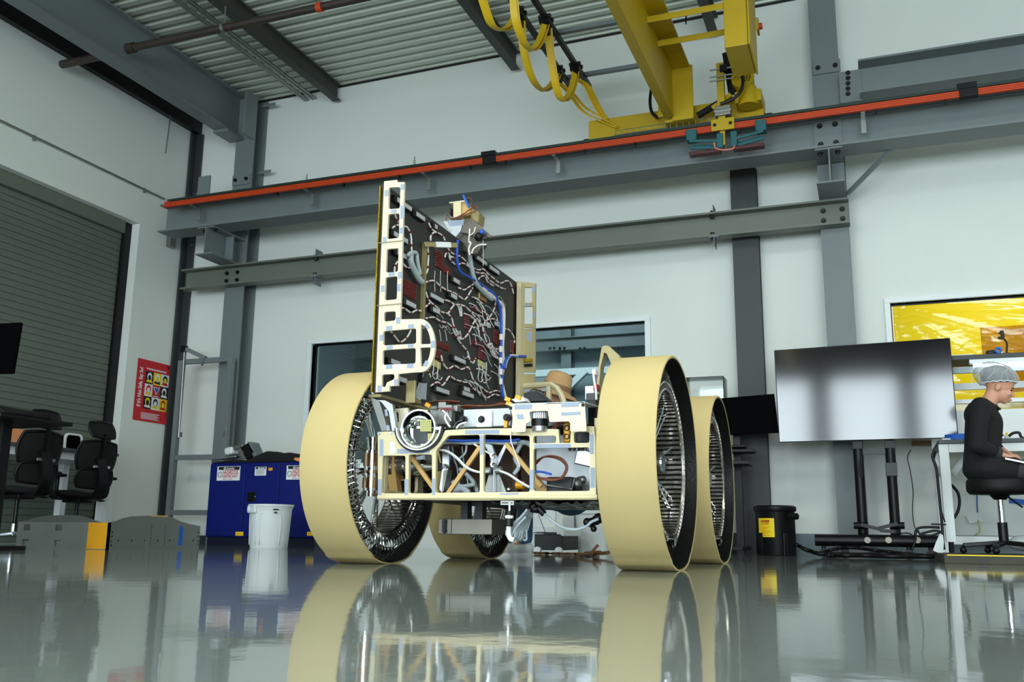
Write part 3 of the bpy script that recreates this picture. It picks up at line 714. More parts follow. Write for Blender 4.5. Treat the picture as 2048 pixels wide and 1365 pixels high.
# ---- wheel
def make_wheel(cx, cy):
    W = .135; Z = .512
    s0 = 1 if cx > rv.location.x else -1              # outer side
    mb = MB(); prof = [(RW-.004,-W),(RW,-W+.006),(RW+.001,0),(RW,W-.006),(RW-.004,W),(RW-.013,W),(RW-.013,-W)]
    mb.lathe(prof, (cx,cy,Z), (1,0,0), 128, closed=True)
    for p in mb.v:                                   # the loaded tyre is flat where it rests on the floor
        r = p.z
        if r < .05: p.z = max(.0005 + (.0 if r < .013 else (r-.008)*.72), r*.8)
    w = mb.build('wheel', tread_m, rv, smooth=True)
    mb = MB().lathe([(RW-.0135,-W+.002),(RW-.0135,W-.002),(RW-.017,W-.002),(RW-.017,-W+.002)], (cx,cy,Z), (1,0,0), 128, closed=True)
    for p in mb.v:
        if p.z < .05: p.z = max(p.z*.8, .014+(p.z-.012)*.72 if p.z > .012 else .014)
    mb.build('tread_liner', liner_m, w, smooth=True)
    P = lambda x, r, a: Vector((cx+x, cy+r*cos(a), Z+r*sin(a)))
    mb = MB()
    for x, r, t in ((-.085,.355,.008),(.085,.355,.008),(-.085,.392,.007),(.085,.392,.007)):
        mb.lathe([(r+t*cos(k*PI/4), x+t*sin(k*PI/4)) for k in range(8)], (cx,cy,Z), (1,0,0), 96, closed=True)
    for k in range(84):
        a = 2*PI*(k+.5)/84; mb.bar(P(s0*.085,.355,a), P(s0*.085,.392,a), .006, .012, (1,0,0))
    for k in range(84):
        a = 2*PI*k/84; M = Matrix((Vector((1,0,0)), Vector((0,-sin(a),cos(a))), Vector((0,cos(a),sin(a))))).transposed()
        mb.obox(P(0,.35,a), (.16,.014,.008), M)
    mb.build('rim', ti_m, w, smooth=True)
    for s in (-s0,):
        mb = MB()
        for k in range(84):
            a = 2*PI*k/84
            mb.tube([P(s*.085,.355,a), P(s*.118,.385,a+.012), P(s*.122,.425,a+.03), P(s*.1,.442,a+.037), P(s*.09,.4,a+.02)], .0042, 5)
        mb.lathe([(.36,s*.08),(.366,s*.08),(.366,s*.086),(.36,s*.086)], (cx,cy,Z), (1,0,0), 84, closed=True)
        mb.build('spring_ring', chrome_m, w, smooth=True)
    mb = MB()
    for k in range(64):
        a = 2*PI*k/64
        for s in (-1, 1):
            for d in ((-.11, .11) if s != s0 else (.03,)):
                q = P(s*.06,.502,a+d)
                if q.z < .02: q.z = .02
                mb.tube([P(s*.1,.44,a) if s != s0 else P(s*.085,.392,a), q], .0018 if s != s0 else .0012, 4)
        q = P(.06 if k % 2 else -.06,.502,a+.1)
        if q.z < .02: q.z = .02
        mb.tube([P(0,.36,a), q], .002, 4)
    mb.build('spring_wires', wire_st, w)
    mb = MB().lathe([(0,.06*s0),(.05,.06*s0),(.055,.04*s0),(.055,0),(.085,-.005*s0),(.09,-.03*s0),(.11,-.035*s0),(.112,-.06*s0),(.095,-.064*s0),(.095,-.08*s0),(.108,-.084*s0),(.108,-.112*s0),(.085,-.116*s0),(.085,-.14*s0),(0,-.14*s0)], (cx,cy,Z), (1,0,0), 32)
    mb.build('hub', chrome_m, w, smooth=True)
    for k in range(8):
        a = 2*PI*k/8+.2
        mb = MB().bar(P(-.02*s0,.08,a), P(.03*s0,.345,a+.09), .012, .018, (1,0,0)).bar(P(-.02*s0,.08,a), P(.03*s0,.345,a-.09), .012, .018, (1,0,0))
        mb.build('spoke', chrome_m, w, bevel=.003)
    a = -PI/2-.25
    mb = MB().cyl(P(.06*s0,.36,a), P(.125*s0,.40,a), .016, .02, 14).cyl(P(.1*s0,.38,a), P(.13*s0,.385,a), .026, n=16)
    mb.build('rim_clamp', chrome_m, w, smooth=True)
    return w
liner_m = mat('black_tyre_liner', c(20,20,19), .42, .2, var=.3, vscale=30, bump=.2, bscale=80)
wf = make_wheel(-1.008, YFA)
wl = make_wheel(-2.547, YFA)
for w, dy in ((wf, YRA-YFA), (wl, YRA-YFA)):
    r = copy_tree(w, rv); r.location.y += dy
# ---- front frame: plate with cut-outs
def C3(u, v): return (740+u/4.135, 780+v/4.135)
def fr(pts, Y=YF): return [at(*C3(u, v), Y=Y) for u, v in pts]
arc = [(405+212*cos(t), 318+162*sin(t)) for t in [PI*(.965-.93*i/16) for i in range(17)]]
outer = [(65,350),(195,345)]+arc[1:-1]+[(622,336),(780,325),(1165,318),(1558,326),(1567,440),(1655,440),(1662,326),(1700,300),(1852,304),(1862,400),(1868,868),(1880,870),(1880,906),(900,916),(65,910)]
def H(*p): return rounded(fr(p), .012)
holes = [H((105,545),(293,545),(293,858),(95,858)), H((322,535),(513,535),(513,858),(318,858)), H((545,505),(648,378),(908,372),(908,850),(540,853)),
         H((940,370),(1320,380),(1322,845),(938,850)), H((1352,382),(1540,380),(1540,440),(1352,445)), H((1352,485),(1815,475),(1818,838),(1352,840)),
         H((1686,350),(1815,348),(1815,440),(1686,440))]
ff = MB().plate(fr(outer), holes, (0,.022,0)).build('front_frame', cream_m, rv, bevel=.0025)
a = at(*C3(65,905), Y=YF); b = at(*C3(1880,905), Y=YF)
MB().tube([(a.x,YF+.004,a.z+.008),(b.x,YF+.004,b.z+.008)], .013, 10).build('lower_lip', cream_m, ff, smooth=True)
def tape(par, pts, Y, cw=None):
    P = [at(*p, Y=Y-.0012) for p in pts]; return MB().plate(P, [], (0,.001,0)).build('tape_patch', tape_m, par)
for u0,v0,u1,v1 in ((80,410,110,550),(66,740,95,895),(285,740,315,895),(512,735,538,890),(910,375,937,535),(225,490,493,527),(785,333,1068,367),(1075,855,1228,890),(1320,660,1350,830),(1358,450,1660,482),(1818,368,1850,530),(1822,645,1858,810)):
    s = -8 if v1-v0 < 50 else 0
    tape(ff, [C3(u0,v0-s*.2),C3(u1,v0+s*.2),C3(u1,v1+s*.2),C3(u0,v1-s*.2)], YF)
MB().plate([at(*C3(*p), Y=YF-.0012) for p in ((165,432),(207,430),(207,526),(165,528))], [], (0,.001,0)).build('paper_label', whitep_m, ff)
for u, v in ((75,362),(175,358)): bolts(MB(), fr([(u,v)]), .006, .006).build('screw', alu_m, ff)
# chassis body: sides, belly, rear
ZB = a.z+.006; XLf, XRf = a.x, b.x
def sideframe(x, d, name):
    z0, z1 = ZB, .70; y0, y1 = YF+.03, 6.24
    o = [(x,y0,z0),(x,y1,z0),(x,y1,z1),(x,y0,z1)]; hs = []
    n = 5; w = (y1-y0)/n
    for i in range(n): hs.append(rounded([(x,y0+i*w+.03,z0+.04),(x,y0+(i+1)*w-.03,z0+.04),(x,y0+(i+1)*w-.03,z1-.06),(x,y0+i*w+.03,z1-.06)], .03))
    MB().plate(o, hs, (d,0,0)).build(name, cream_m, rv)
sideframe(XLf+.002, .018, 'side_frame'); sideframe(XRf-.002, -.018, 'side_frame')
MB().box(XLf+.01, XRf-.01, YF+.03, 6.24, ZB-.004, ZB+.01).build('belly_pan', dark_m if 'dark_m' in globals() else blk_m, rv)
mb = MB(); nx, ny = 26, 20; x0, x1, y0, y1 = -1.75, XRf-.02, YF+.08, 5.3
vs = [(x0+(x1-x0)*i/nx, y0+(y1-y0)*j/ny, ZB-.012-.018*random.random()) for j in range(ny+1) for i in range(nx+1)]
mb.add(vs, [(j*(nx+1)+i, j*(nx+1)+i+1, (j+1)*(nx+1)+i+1, (j+1)*(nx+1)+i) for j in range(ny) for i in range(nx)])
mb.build('foil_blanket', foil_m, rv)
MB().box(XLf+.03, XRf-.03, 4.42, 6.2, .695, .71).build('deck_plate', alud_m, rv)
MB().box(-2.2, -1.3, 4.9, 6.1, ZB+.02, .68).build('equipment_bay', brown_m, rv)
# diagonals and inner structure behind the front frame
def fbar(p, q, Y, w, t, m, nm): return MB().bar(at(*C3(*p), Y=Y), at(*C3(*q), Y=Y), t, w, (0,1,0)).build(nm, m, rv)
fbar((318,520),(560,860), YF+.09, .02, .02, tan_m, 'diagonal_brace'); fbar((915,470),(645,862), YF+.09, .02, .02, tan_m, 'diagonal_brace')
fbar((1128,450),(1420,800), YF+.09, .02, .02, tan_m, 'diagonal_brace'); fbar((1215,430),(1215,850), YF+.5, .05, .03, brown_m, 'inner_post')
fbar((175,560),(215,860), YF+.3, .05, .05, tan_m, 'inner_post')
MB().plate(fr(((1360,690),(1470,830),(1400,860),(1355,800)), YF+.2), [], (0,.03,0)).build('inner_gusset', tan_m, rv)
MB().plate(fr(((560,470),(780,480),(960,480),(905,860),(650,860)), YF+.62), [], (0,.02,0)).build('inner_panel', brown_m, rv)
MB().plate(fr(((100,545),(230,600),(235,860),(95,860)), YF+.45), [], (0,.2,0)).build('inner_panel', brown_m, rv)
# suspension brackets
def brk(polys, Y, dep, nm, m=alu_m, hs=()):
    mb = MB()
    for p in polys: mb.plate(rounded(fr(p, Y), .006), [], (0,dep,0))
    return mb.build(nm, m, rv, bevel=.002)
brk([((595,468),(650,462),(655,640),(600,650))], YF+.12, .03, 'suspension_link')
brk([((598,655),(648,645),(600,850),(568,850))], YF+.11, .02, 'suspension_leg'); brk([((606,665),(644,660),(606,845),(592,845))], YF+.1, .06, 'suspension_rib', alud_m)
for u, v in ((618,632),(1018,618),(1015,545)): bolts(MB(), fr([(u,v)], YF+.1), .009, .012).build('pivot_bolt', chrome_m, rv)
brk([((945,445),(1005,455),(1040,560),(1042,640),(1000,650),(995,560))], YF+.13, .02, 'suspension_link', silver_m)
brk([((1140,440),(1110,455),(1050,570),(1050,640),(1070,600))], YF+.14, .02, 'suspension_link', alu_m)
brk([((1000,540),(1042,538),(1045,655),(1000,657))], YF+.12, .02, 'suspension_clevis', silver_m)
brk([((990,680),(1022,680),(1022,852),(940,852))], YF+.12, .015, 'suspension_leg', alud_m); brk([((1030,680),(1062,680),(1128,852),(1030,852))], YF+.125, .015, 'suspension_leg', alud_m)
brk([((1018,660),(1036,660),(1036,850),(1018,850))], YF+.1, .06, 'suspension_rib', alu_m)
mb = MB()
for u, v in ((985,670),(1068,668)): mb.cyl(at(*C3(u-22,v), Y=YF+.1), at(*C3(u+22,v), Y=YF+.1), .02, n=14)
mb.build('hose_union', alud_m, rv, smooth=True)
bq = [at(*C3(440,640), Y=YF+.25), at(*C3(580,640), Y=YF+.2)]
MB().cyl(bq[0], bq[1], .022, n=18).cyl(bq[0]+Vector((-.1,.02,0)), bq[0], .04, n=20).build('actuator', chrome_m, rv, smooth=True)
# wiring behind the frame
def wire(pts, r, m, nm, Y=None, X=None, f=C3, par=None, n=6, seg=6):
    P = spline([at(*f(u, v), **({'Y': Y} if X is None else {'X': X})) for u, v in pts], n)
    return MB().tube(P, r, seg).build(nm, m, par or rv, smooth='all')
wire([(560,495),(640,508),(720,560),(800,640),(900,680),(985,675)], .005, wirew_m, 'cable', YF+.06)
wire([(560,500),(640,516),(715,570),(795,648),(900,686),(985,682)], .004, wireg_m, 'cable', YF+.06)
wire([(1070,670),(1150,700),(1240,760),(1320,805)], .005, wirew_m, 'cable', YF+.06)
wire([(1075,676),(1150,708),(1238,768),(1318,812)], .004, wireg_m, 'cable', YF+.06)
wire([(860,450),(940,500),(1010,540)], .005, wirew_m, 'cable', YF+.1)
wire([(600,440),(700,430),(820,440),(960,430),(1100,440),(1220,435)], .012, wireg_m, 'cable_bundle', YF+.16)
wire([(620,420),(760,425),(900,420),(1100,425),(1240,415)], .008, wireb_m, 'cable_bundle', YF+.15)
wire([(1220,440),(1300,440),(1350,480)], .014, wireg_m, 'cable_bundle', YF+.2)
wire([(1250,450),(1200,560),(1230,640),(1190,700)], .011, wireg_m, 'cable_bundle', YF+.2)
wire([(1170,330),(1165,420),(1200,520),(1240,640)], .003, wirew_m, 'cable', YF-.01)
wire([(740,655),(800,700),(860,770),(890,850)], .012, wireg_m, 'cable_bundle', YF+.3)
wire([(680,760),(720,790),(780,800),(870,780)], .012, wireg_m, 'cable_bundle', YF+.25)
wire([(690,840),(760,820),(820,860)], .018, wireg_m, 'cable_bundle', YF+.22)
wire([(800,440),(790,520),(740,570)], .006, wireg_m, 'cable', YF+.2)
for k in range(4):
    e = k*5
    wire([(1360+e,600+e),(1420+e,560),(1500,545+e),(1590-e,570+e),(1635-e,640),(1600-e,720),(1520,752-e),(1430,745-e),(1375+e,720)], .0035, wirebr_m, 'coiled_cable', YF+.05+.006*k)
wire([(1355,680),(1420,680),(1500,700)], .006, wireb_m, 'cable', YF+.1)
MB().box(*(lambda a, b: (a.x, b.x))(at(*C3(1370,600),Y=YF+.33), at(*C3(1850,600),Y=YF+.33)), YF+.33, YF+.6, ZB+.03, .66).build('white_housing', silver_m, rv, bevel=.006)
a_ = at(*C3(1460,790), Y=YF+.12); b_ = at(*C3(1670,720), Y=YF+.12)
MB().box(a_.x, b_.x, YF+.12, YF+.3, ZB+.02, b_.z).build('battery_box', blk_m, rv, bevel=.006)
MB().tube(atv([C3(1440,780),C3(1445,790),C3(1670,825),C3(1690,740),C3(1745,720)], Y=YF+.1), .005, 6).build('battery_handle', alu_m, rv)
q = at(*C3(1710,780), Y=YF+.2); MB().sph(q, .03, 12).sph(q+Vector((.03,0,.02)), .02, 10).build('connector_cap', alud_m, rv, smooth='all')
MB().box(*(lambda a, b: (a.x, b.x))(at(*C3(1640,490),Y=YF+.1), at(*C3(1780,490),Y=YF+.1)), YF+.1, YF+.13, at(*C3(1640,506),Y=YF+.1).z, at(*C3(1640,478),Y=YF+.1).z).build('terminal_strip', alud_m, rv)
bolts(MB(), [at(*C3(u,491), Y=YF+.1) for u in (1655,1690,1730,1760)], .006, .01).build('terminal', bolt_m, rv)
q = at(*C3(1243,790), Y=YF+.12); MB().lathe([(.012,-.02),(.02,-.02),(.02,.02),(.012,.02)], q, (1,0,0), 18, closed=True).build('orange_grommet', kapton_m, rv, smooth=True)
q = at(*C3(1148,828), Y=YF+.06); MB().sph(q, .012, 10).build('cap_nut', chrome_m, rv, smooth='all')
for k in range(5):
    wire([(640+40*k,470),(660+38*k,560+20*(k%2)),(690+30*k,640),(700+36*k,760),(720+30*k,845)], .0045, wireg_m if k % 2 else blk_m, 'cable', YF+.34)
# ---- headlamp bowl with light boards
hc = at(*C3(405,322), Y=YF-.01); hr = .088
hl = MB().lathe([(hr, 0)]+[(hr*cos(t), .085*sin(t)) for t in [PI/2*i/10 for i in range(1,11)]], hc+Vector((0,.0,0)), (0,1,0), 48).build('headlamp', chrome_m, rv, smooth='all')
MB().lathe([(hr,-.012),(hr+.009,-.012),(hr+.009,.01),(hr,.01)], hc, (0,1,0), 48, closed=True).build('lamp_ring', alu_m, hl, smooth=True)
R2 = .122; cc = at(*C3(405,300), Y=YF-.012)
pts = [(cc+Vector((R2*cos(t), 0, R2*sin(t)*.92-.006))) for t in [PI+PI*i/24 for i in range(25)]]
MB().ribbon(pts, .02, .007, (0,1,0)).build('lamp_lip', white_m, hl, smooth=True)
pts2 = [(cc+Vector(((R2+.008)*cos(t), .006, (R2+.01)*sin(t)*.92-.006))) for t in [PI+PI*i/24 for i in range(25)]]
MB().ribbon(pts2, .02, .01, (0,1,0)).build('lamp_seal', blk_m, hl, smooth=True)
MB().plate([Vector(p)+Vector((0,.05,0)) for p in pts], [], (0,.004,0)).build('lower_reflector', chrome_m, hl)
for s in (-1,1):
    MB().box(hc.x+s*hr-.008*(1-s)-.0, hc.x+s*hr+.02*s+.01, YF-.02, YF+.02, hc.z-.012, hc.z+.006).build('lamp_lug', alu_m, hl, bevel=.003)
def board(u0,v0,u1,v1,n,m_,Y,tilt=0):
    P = fr(((u0,v0),(u1,v0),(u1,v1),(u0,v1)), Y); b_ = MB().plate(P, [], (0,.003,0)).build('light_board', pcb_m, hl)
    mb = MB()
    for i in range(n):
        for j in range(m_):
            s0, s1 = (i+.15)/n, (i+.85)/n; t0, t1 = (j+.15)/m_, (j+.85)/m_
            f = lambda s, t: P[0].lerp(P[1], s).lerp(P[3].lerp(P[2], s), t)+Vector((0,-.0012,0))
            mb.plate([f(s0,t0), f(s1,t0), f(s1,t1), f(s0,t1)], [], (0,.001,0))
    mb.build('solar_cells', pcby_m, b_)
board(415,248,508,346,6,7,YF+.0); board(478,362,565,432,6,5,YF-.004); board(395,165,480,225,4,4,YF+.045); board(350,200,400,240,3,3,YF+.05)
MB().sph(at(*C3(420,185), Y=YF+.04), .02, 14).build('lamp_bulb', glass_m, hl, smooth='all')
# ---- cream fairing with the lidar
fo = [(1155,118),(1775,100),(1792,345),(1655,347),(1655,275),(1642,262),(1482,268),(1472,180),(1460,174),(1330,180),(1318,190),(1330,262),(1290,280),(1285,350),(1170,352),(1180,230)]
fp = MB().plate(rounded(fr(fo, YF-.06), .006), [], (0,.006,0)).build('sensor_fairing', creamw_m, rv, bevel=.002)
P = fr(((1150,116),(1775,98)), YF-.06); MB().add([P[0],P[1],P[1]+Vector((0,.25,.012)),P[0]+Vector((0,.25,.012)),P[0]+Vector((0,0,-.006)),P[1]+Vector((0,0,-.006)),P[1]+Vector((0,.25,.006)),P[0]+Vector((0,.25,.006))],
    [(0,1,2,3),(4,5,6,7),(0,1,5,4),(2,3,7,6),(0,3,7,4),(1,2,6,5)]).build('fairing_top', white_m, fp)
for t_ in (((1195,127),(1340,122),(1338,158),(1197,163)), ((1580,108),(1730,103),(1726,138),(1582,145)), ((1580,188),(1740,183),(1742,207),(1582,214)), ((1210,205),(1265,203),(1276,243),(1222,246))):
    tape(fp, [C3(*q) for q in t_], YF-.06)
for u, v in ((1163,152),(1762,126)): bolts(MB(), fr([(u,v)], YF-.06), .006, .006).build('screw', blk_m, fp)
lq = at(*C3(1405,262), Y=YF+.0); k_ = .0024/4.135
z_ = lambda v: at(*C3(1405,v), Y=YF).z
ld = MB().cyl((lq.x,YF,z_(305)),(lq.x,YF,z_(243)),.041,n=28).build('lidar', blk_m, rv, smooth=True)
mb = MB(); 
for k in range(22):
    t_ = 2*PI*k/22; mb.cyl((lq.x+.034*cos(t_),YF+.034*sin(t_),z_(243)),(lq.x+.034*cos(t_),YF+.034*sin(t_),z_(182)),.0045,n=6)
mb.build('heat_sink', alu_m, ld); MB().cyl((lq.x,YF,z_(182)),(lq.x,YF,z_(176)),.042,n=28).cyl((lq.x,YF,z_(246)),(lq.x,YF,z_(182)),.028,n=20).build('lidar_cap', chrome_m, ld, smooth=True)
MB().cyl((lq.x,YF,z_(345)),(lq.x,YF,z_(305)),.036,.04,n=28).build('lidar_base', alu_m, ld, smooth=True)
q = at(*C3(1625,350), Y=YF+.06); MB().box(q.x-.018,q.x+.016,YF+.06,YF+.1,q.z-.05,q.z+.05).build('yellow_connector', kapton_m, rv, bevel=.008)
for v in (318,388): 
    q = at(*C3(1628,v), Y=YF+.06); MB().lathe([(.01,-.01),(.014,-.01),(.014,0),(.01,0)], (q.x,YF+.06,q.z), (0,1,0), 16, closed=True).build('connector_ring', blk_m, rv)
wire([(1500,330),(1530,300),(1550,280),(1580,270)], .004, wirer_m, 'cable', YF+.04); wire([(1500,340),(1540,310),(1560,290),(1600,272)], .004, wirebr_m, 'cable', YF+.045)
MB().box(*(lambda a, b: (a.x, b.x))(at(*C3(1690,400),Y=YF+.12), at(*C3(1830,400),Y=YF+.12)), YF+.12, YF+.2, at(*C3(1700,440),Y=YF+.12).z, at(*C3(1700,350),Y=YF+.12).z).build('camera_box', blk_m, rv, bevel=.004)
# ---- electronics box with three knobs
e0 = at(*C3(770,312), Y=YF+.1); e1 = at(*C3(1162,150), Y=YF+.1)
eb = MB().box(e0.x, e1.x, YF+.1, YF+.32, e0.z, e1.z).build('electronics_box', silver_m, rv, bevel=.004)
p0 = at(*C3(880,310), Y=YF+.08); p1 = at(*C3(1005,170), Y=YF+.08); MB().box(p0.x, p1.x, YF+.08, YF+.1, p0.z, p1.z).build('box_cover', white_m, eb, bevel=.003)
q0 = at(*C3(885,215), Y=YF+.079); q1 = at(*C3(985,170), Y=YF+.079); MB().box(q0.x, q1.x, YF+.0785, YF+.08, q0.z, q1.z).build('paper_label', wlab_m, eb)
for u, v in ((765,243),(920,245),(1128,228)):
    q = at(*C3(u,v), Y=YF+.075); MB().cyl(q, q+Vector((0,.03,0)), .018, n=20).cyl(q+Vector((0,-.01,0)), q, .011, n=16).build('connector', blk_m, eb, smooth=True)
q = at(*C3(938,285), Y=YF+.078); MB().cyl(q, q+Vector((0,.03,0)), .009, n=16).build('port', alu_m, eb)
q = at(*C3(1120,278), Y=YF+.078); MB().box(q.x-.009,q.x+.009,YF+.078,YF+.1,q.z-.02,q.z+.02).build('kapton_patch', kapton_m, eb)
wire([(690,320),(700,290),(730,262),(765,250)], .006, acryl_m, 'tube', YF+.05); wire([(715,322),(740,290),(800,270)], .005, wirew_m, 'tube', YF+.05)
# copper looms along the deck
for k in range(7):
    e = k*4
    wire([(440,130-e),(500,100+e*.5),(560,92+e*.4),(650,90+e),(740,100+e*.5)], .0035, copper_m if k % 2 else wirebr_m, 'copper_loom', YF+.16+.01*k)
    wire([(750,135+e*.4),(820,128+e),(900,135-e*.3),(990,130+e*.3),(1080,122-e*.5),(1160,118+e*.4)], .0035, copper_m if k % 3 else wirebr_m, 'copper_loom', YF+.12+.012*k)
for u, v in ((480,128),(1140,80),(1150,115),(1225,65)):
    q = at(*C3(u,v), Y=YF+.12); MB().obox(q, (.03,.012,.02), Matrix.Rotation(.4,3,'Y')).build('kapton_patch', kapton_m, rv)
# valve block: tangle of fittings between lamp and box
mb = MB()
for u, v, w, h in ((560,180,60,30),(610,150,40,50),(650,200,50,80),(690,160,60,30),(620,240,70,60),(560,230,40,60),(720,150,50,25),(610,290,80,40),(540,150,40,20)):
    q = at(*C3(u,v), Y=YF+.15+random.random()*.1); mb.obox(q, (w*.0011,.05,h*.0011))
mb.build('valve_block', alud_m, rv, bevel=.003)
wire([(640,190),(620,230),(640,280),(665,310)], .006, wirew_m, 'tube', YF+.1); wire([(600,170),(640,210),(670,260)], .004, wirew_m, 'tube', YF+.1)
for k in range(5): wire([(560+22*k,165+7*k),(585+20*k,150),(610+22*k,170)], .0025, wirer_m, 'cable', YF+.13)
MB().plate(fr(((650,200),(770,150),(770,330),(650,330)), YF+.3), [], (0,.02,0)).build('bulkhead', dsteel_m, rv)
# ---- suspension arm at the front left and drive motor
mb = MB().plate(fr(((0,60),(75,90),(150,340),(95,345)), YF+.02), [], (0,.05,0))
mb.build('swing_arm', alud_m, rv, bevel=.003)
MB().plate(fr(((60,85),(130,90),(185,120),(220,340),(180,345),(150,180),(95,110)), YF+.02), [], (0,.03,0)).build('swing_arm', alu_m, rv, bevel=.003)
for t_ in (((120,165),(140,162),(150,215),(128,220)), ((135,295),(158,293),(165,340),(138,340))): tape(rv, [C3(*q) for q in t_], YF+.02)
MB().plate(fr(((170,160),(310,150),(330,300),(260,330),(215,330)), YF+.1), [rounded(fr(((195,185),(235,180),(240,270),(215,290)), YF+.1),.01)], (0,.02,0)).build('inner_bracket', creamw_m, rv)
for s, cx, cy in ((1,-2.547,YFA),(-1,-1.008,YFA),(1,-2.547,YRA),(-1,-1.008,YRA)):
    x0 = cx+s*.12; mb = MB()
    for i, r in enumerate((.085,.07,.078,.06)): mb.cyl((x0+s*.03*i-.0,cy,.512), (x0+s*.03*(i+1),cy,.512), r, n=28)
    mb.build('wheel_motor', ti_m, rv, smooth=True)
    MB().bar((x0+s*.1,cy,.512), (x0+s*.26,cy,.55), .06, .08).build('axle_arm', alu_m, rv, bevel=.006)
sx = at(744,942,Y=4.4).x; z0_, z1_ = at(744,982,Y=4.4).z, at(744,902,Y=4.4).z
for s_, cx in ((1,sx),(-1,2*rv.location.x-sx)):
    sa = MB().cyl((cx,4.4,z0_),(cx,4.4,z1_),.042,n=28).build('steering_actuator', chrome_m, rv, smooth=True)
    for f0, f1 in ((.06,.32),(.42,.5),(.6,.92)): MB().cyl((cx,4.4,z0_+(z1_-z0_)*f0),(cx,4.4,z0_+(z1_-z0_)*f1),.048,n=28).build('band', bronze_m, sa, smooth=True)
    MB().cyl((cx,4.4,z1_),(cx,4.4,z1_+.07),.03,.042,n=24).build('end_cap', chrome_m, sa, smooth=True); MB().cyl((cx,4.4,z0_-.03),(cx,4.4,z0_),.03,n=24).build('end_cap', chrome_m, sa, smooth=True)
# ---- under the belly
A_ = at(*C3(565,1195), Y=4.62); B_ = at(*C3(1008,1070), Y=4.62)
sb = MB().box(A_.x+.075, B_.x, 4.62, 4.8, A_.z, B_.z).build('skid_block', brush_m, rv, bevel=.003)
MB().box(A_.x, A_.x+.075, 4.615, 4.8, A_.z, B_.z).build('end_plate', dbare_m, sb, bevel=.003)
for v in (1095,1170): bolts(MB(), [at(*C3(618,v), Y=4.615)], .01, .008).build('bolt', bolt_m, sb)
MB().box(A_.x+.03, A_.x+.05, 4.6, 4.62, A_.z+.01, B_.z-.005).build('slot_bar', blk_m, sb)
for x in (A_.x+.12, B_.x-.1): MB().box(x-.02, x+.02, 4.68, 4.74, B_.z, ZB).build('hanger', dsteel_m, sb)
q0 = at(*C3(1090,955), Y=YF-.004); q1 = at(*C3(1200,920), Y=YF-.004)
MB().plate(rectxz(q0.x, q1.x, q0.z, q1.z, YF-.02), [rectxz(q0.x+.006, q1.x-.006, q0.z+.008, q1.z-.008, YF-.02)], (0,.03,0)).build('tow_shackle', alud_m, rv)
MB().bar(at(*C3(1155,925),Y=YF-.01), at(*C3(1155,1000),Y=YF-.01), .006, .006).build('shackle_pin', chrome_m, rv)
wire([(1155,985),(1152,1060),(1150,1130)], .02, blk_m, 'damper_sleeve', YF+.02, seg=12); wire([(1152,1040),(1151,1065)], .0205, wirew_m, 'damper_band', YF+.02, seg=12)
wire([(1148,1125),(1148,1190),(1160,1232),(1190,1245)], .012, white_m, 'drain_hose', YF+.02, seg=10)
for k in range(14):
    a1 = 1200+k*9; b1 = 1090+random.random()*60
    wire([(1300+k*3,990),(a1+40-k*2,1060),(b1+20+k*8,1140+k*4),(b1+k*10,1200+k*3),(b1+40+k*9,1215+k*2),(1200+k*8,1150),(1290+k*3,1050)], .0055, wireg_m, 'umbilical_cable', YF+.05+.008*k)
wire([(1380,985),(1420,1010),(1500,1080),(1600,1140),(1700,1155),(1790,1130),(1830,1095),(1890,1070)], .007, wireg_m, 'umbilical_cable', YF+.12)
wire([(1390,975),(1440,1030)], .016, blk_m, 'connector_boot', YF+.12, seg=10)
wire([(1370,950),(1340,980),(1390,990)], .02, blk_m, 'connector_boot', YF+.12, seg=10)
wire([(1380,985),(1400,1050),(1450,1180)], .0015, blk_m, 'lanyard', YF+.14)
mb = MB()
for u, v, r in ((1795,1095,.02),(1830,1100,.024),(1870,1080,.024),(1850,1150,.016),(1890,1065,.026)): mb.sph(at(*C3(u,v), Y=YF+.14), r, 10)
mb.build('connector_plug', blk_m, rv, smooth='all')
# ---- upright panel along the left side
XP = -2.36
yp0 = YF+.02; yp1 = at(1036,700,X=XP).y; zt0 = at(770,367,X=XP).z; zt1 = at(1030,563,X=XP).z
pn = MB().box(XP-.025, XP, yp0, yp1, .86, zt0-.005).build('electronics_panel', panel_m, rv)
for p in pn.data.vertices:
    if p.co.z > 1.5 and p.co.y > 5: p.co.z = zt1
MB().box(XP-.032, XP-.0255, yp0-.016, yp1, .87, zt0-.012).build('gold_foil_layer', gold_m, pn)
MB().box(XP-.05, XP+.02, yp0, yp1, .845, .86).build('panel_sill', olivef_m, pn)
def A3(u, v): return (730+u/5.25, 340+v/5.25)
def B3(u, v): return (730+u/5.25, 580+v/5.25)
def loom(f, pts, r=.006, m=wirew_m, ties=True, dx=.016, nm='wire_loom'):
    P = spline([at(*f(u, v), X=XP+dx) for u, v in pts], 6)
    mb = MB().tube(P, r, 6)
    if ties:
        acc = .03; mb.use(1)
        for a, b in zip(P, P[1:]):
            acc += (b-a).length
            if acc > .075:
                acc = 0; d = (b-a).normalized(); mb.cyl(a-d*.007, a+d*.007, r*1.28, n=8)
    o = mb.build(nm, [m, wirer_m], pn, smooth='all')
    return o
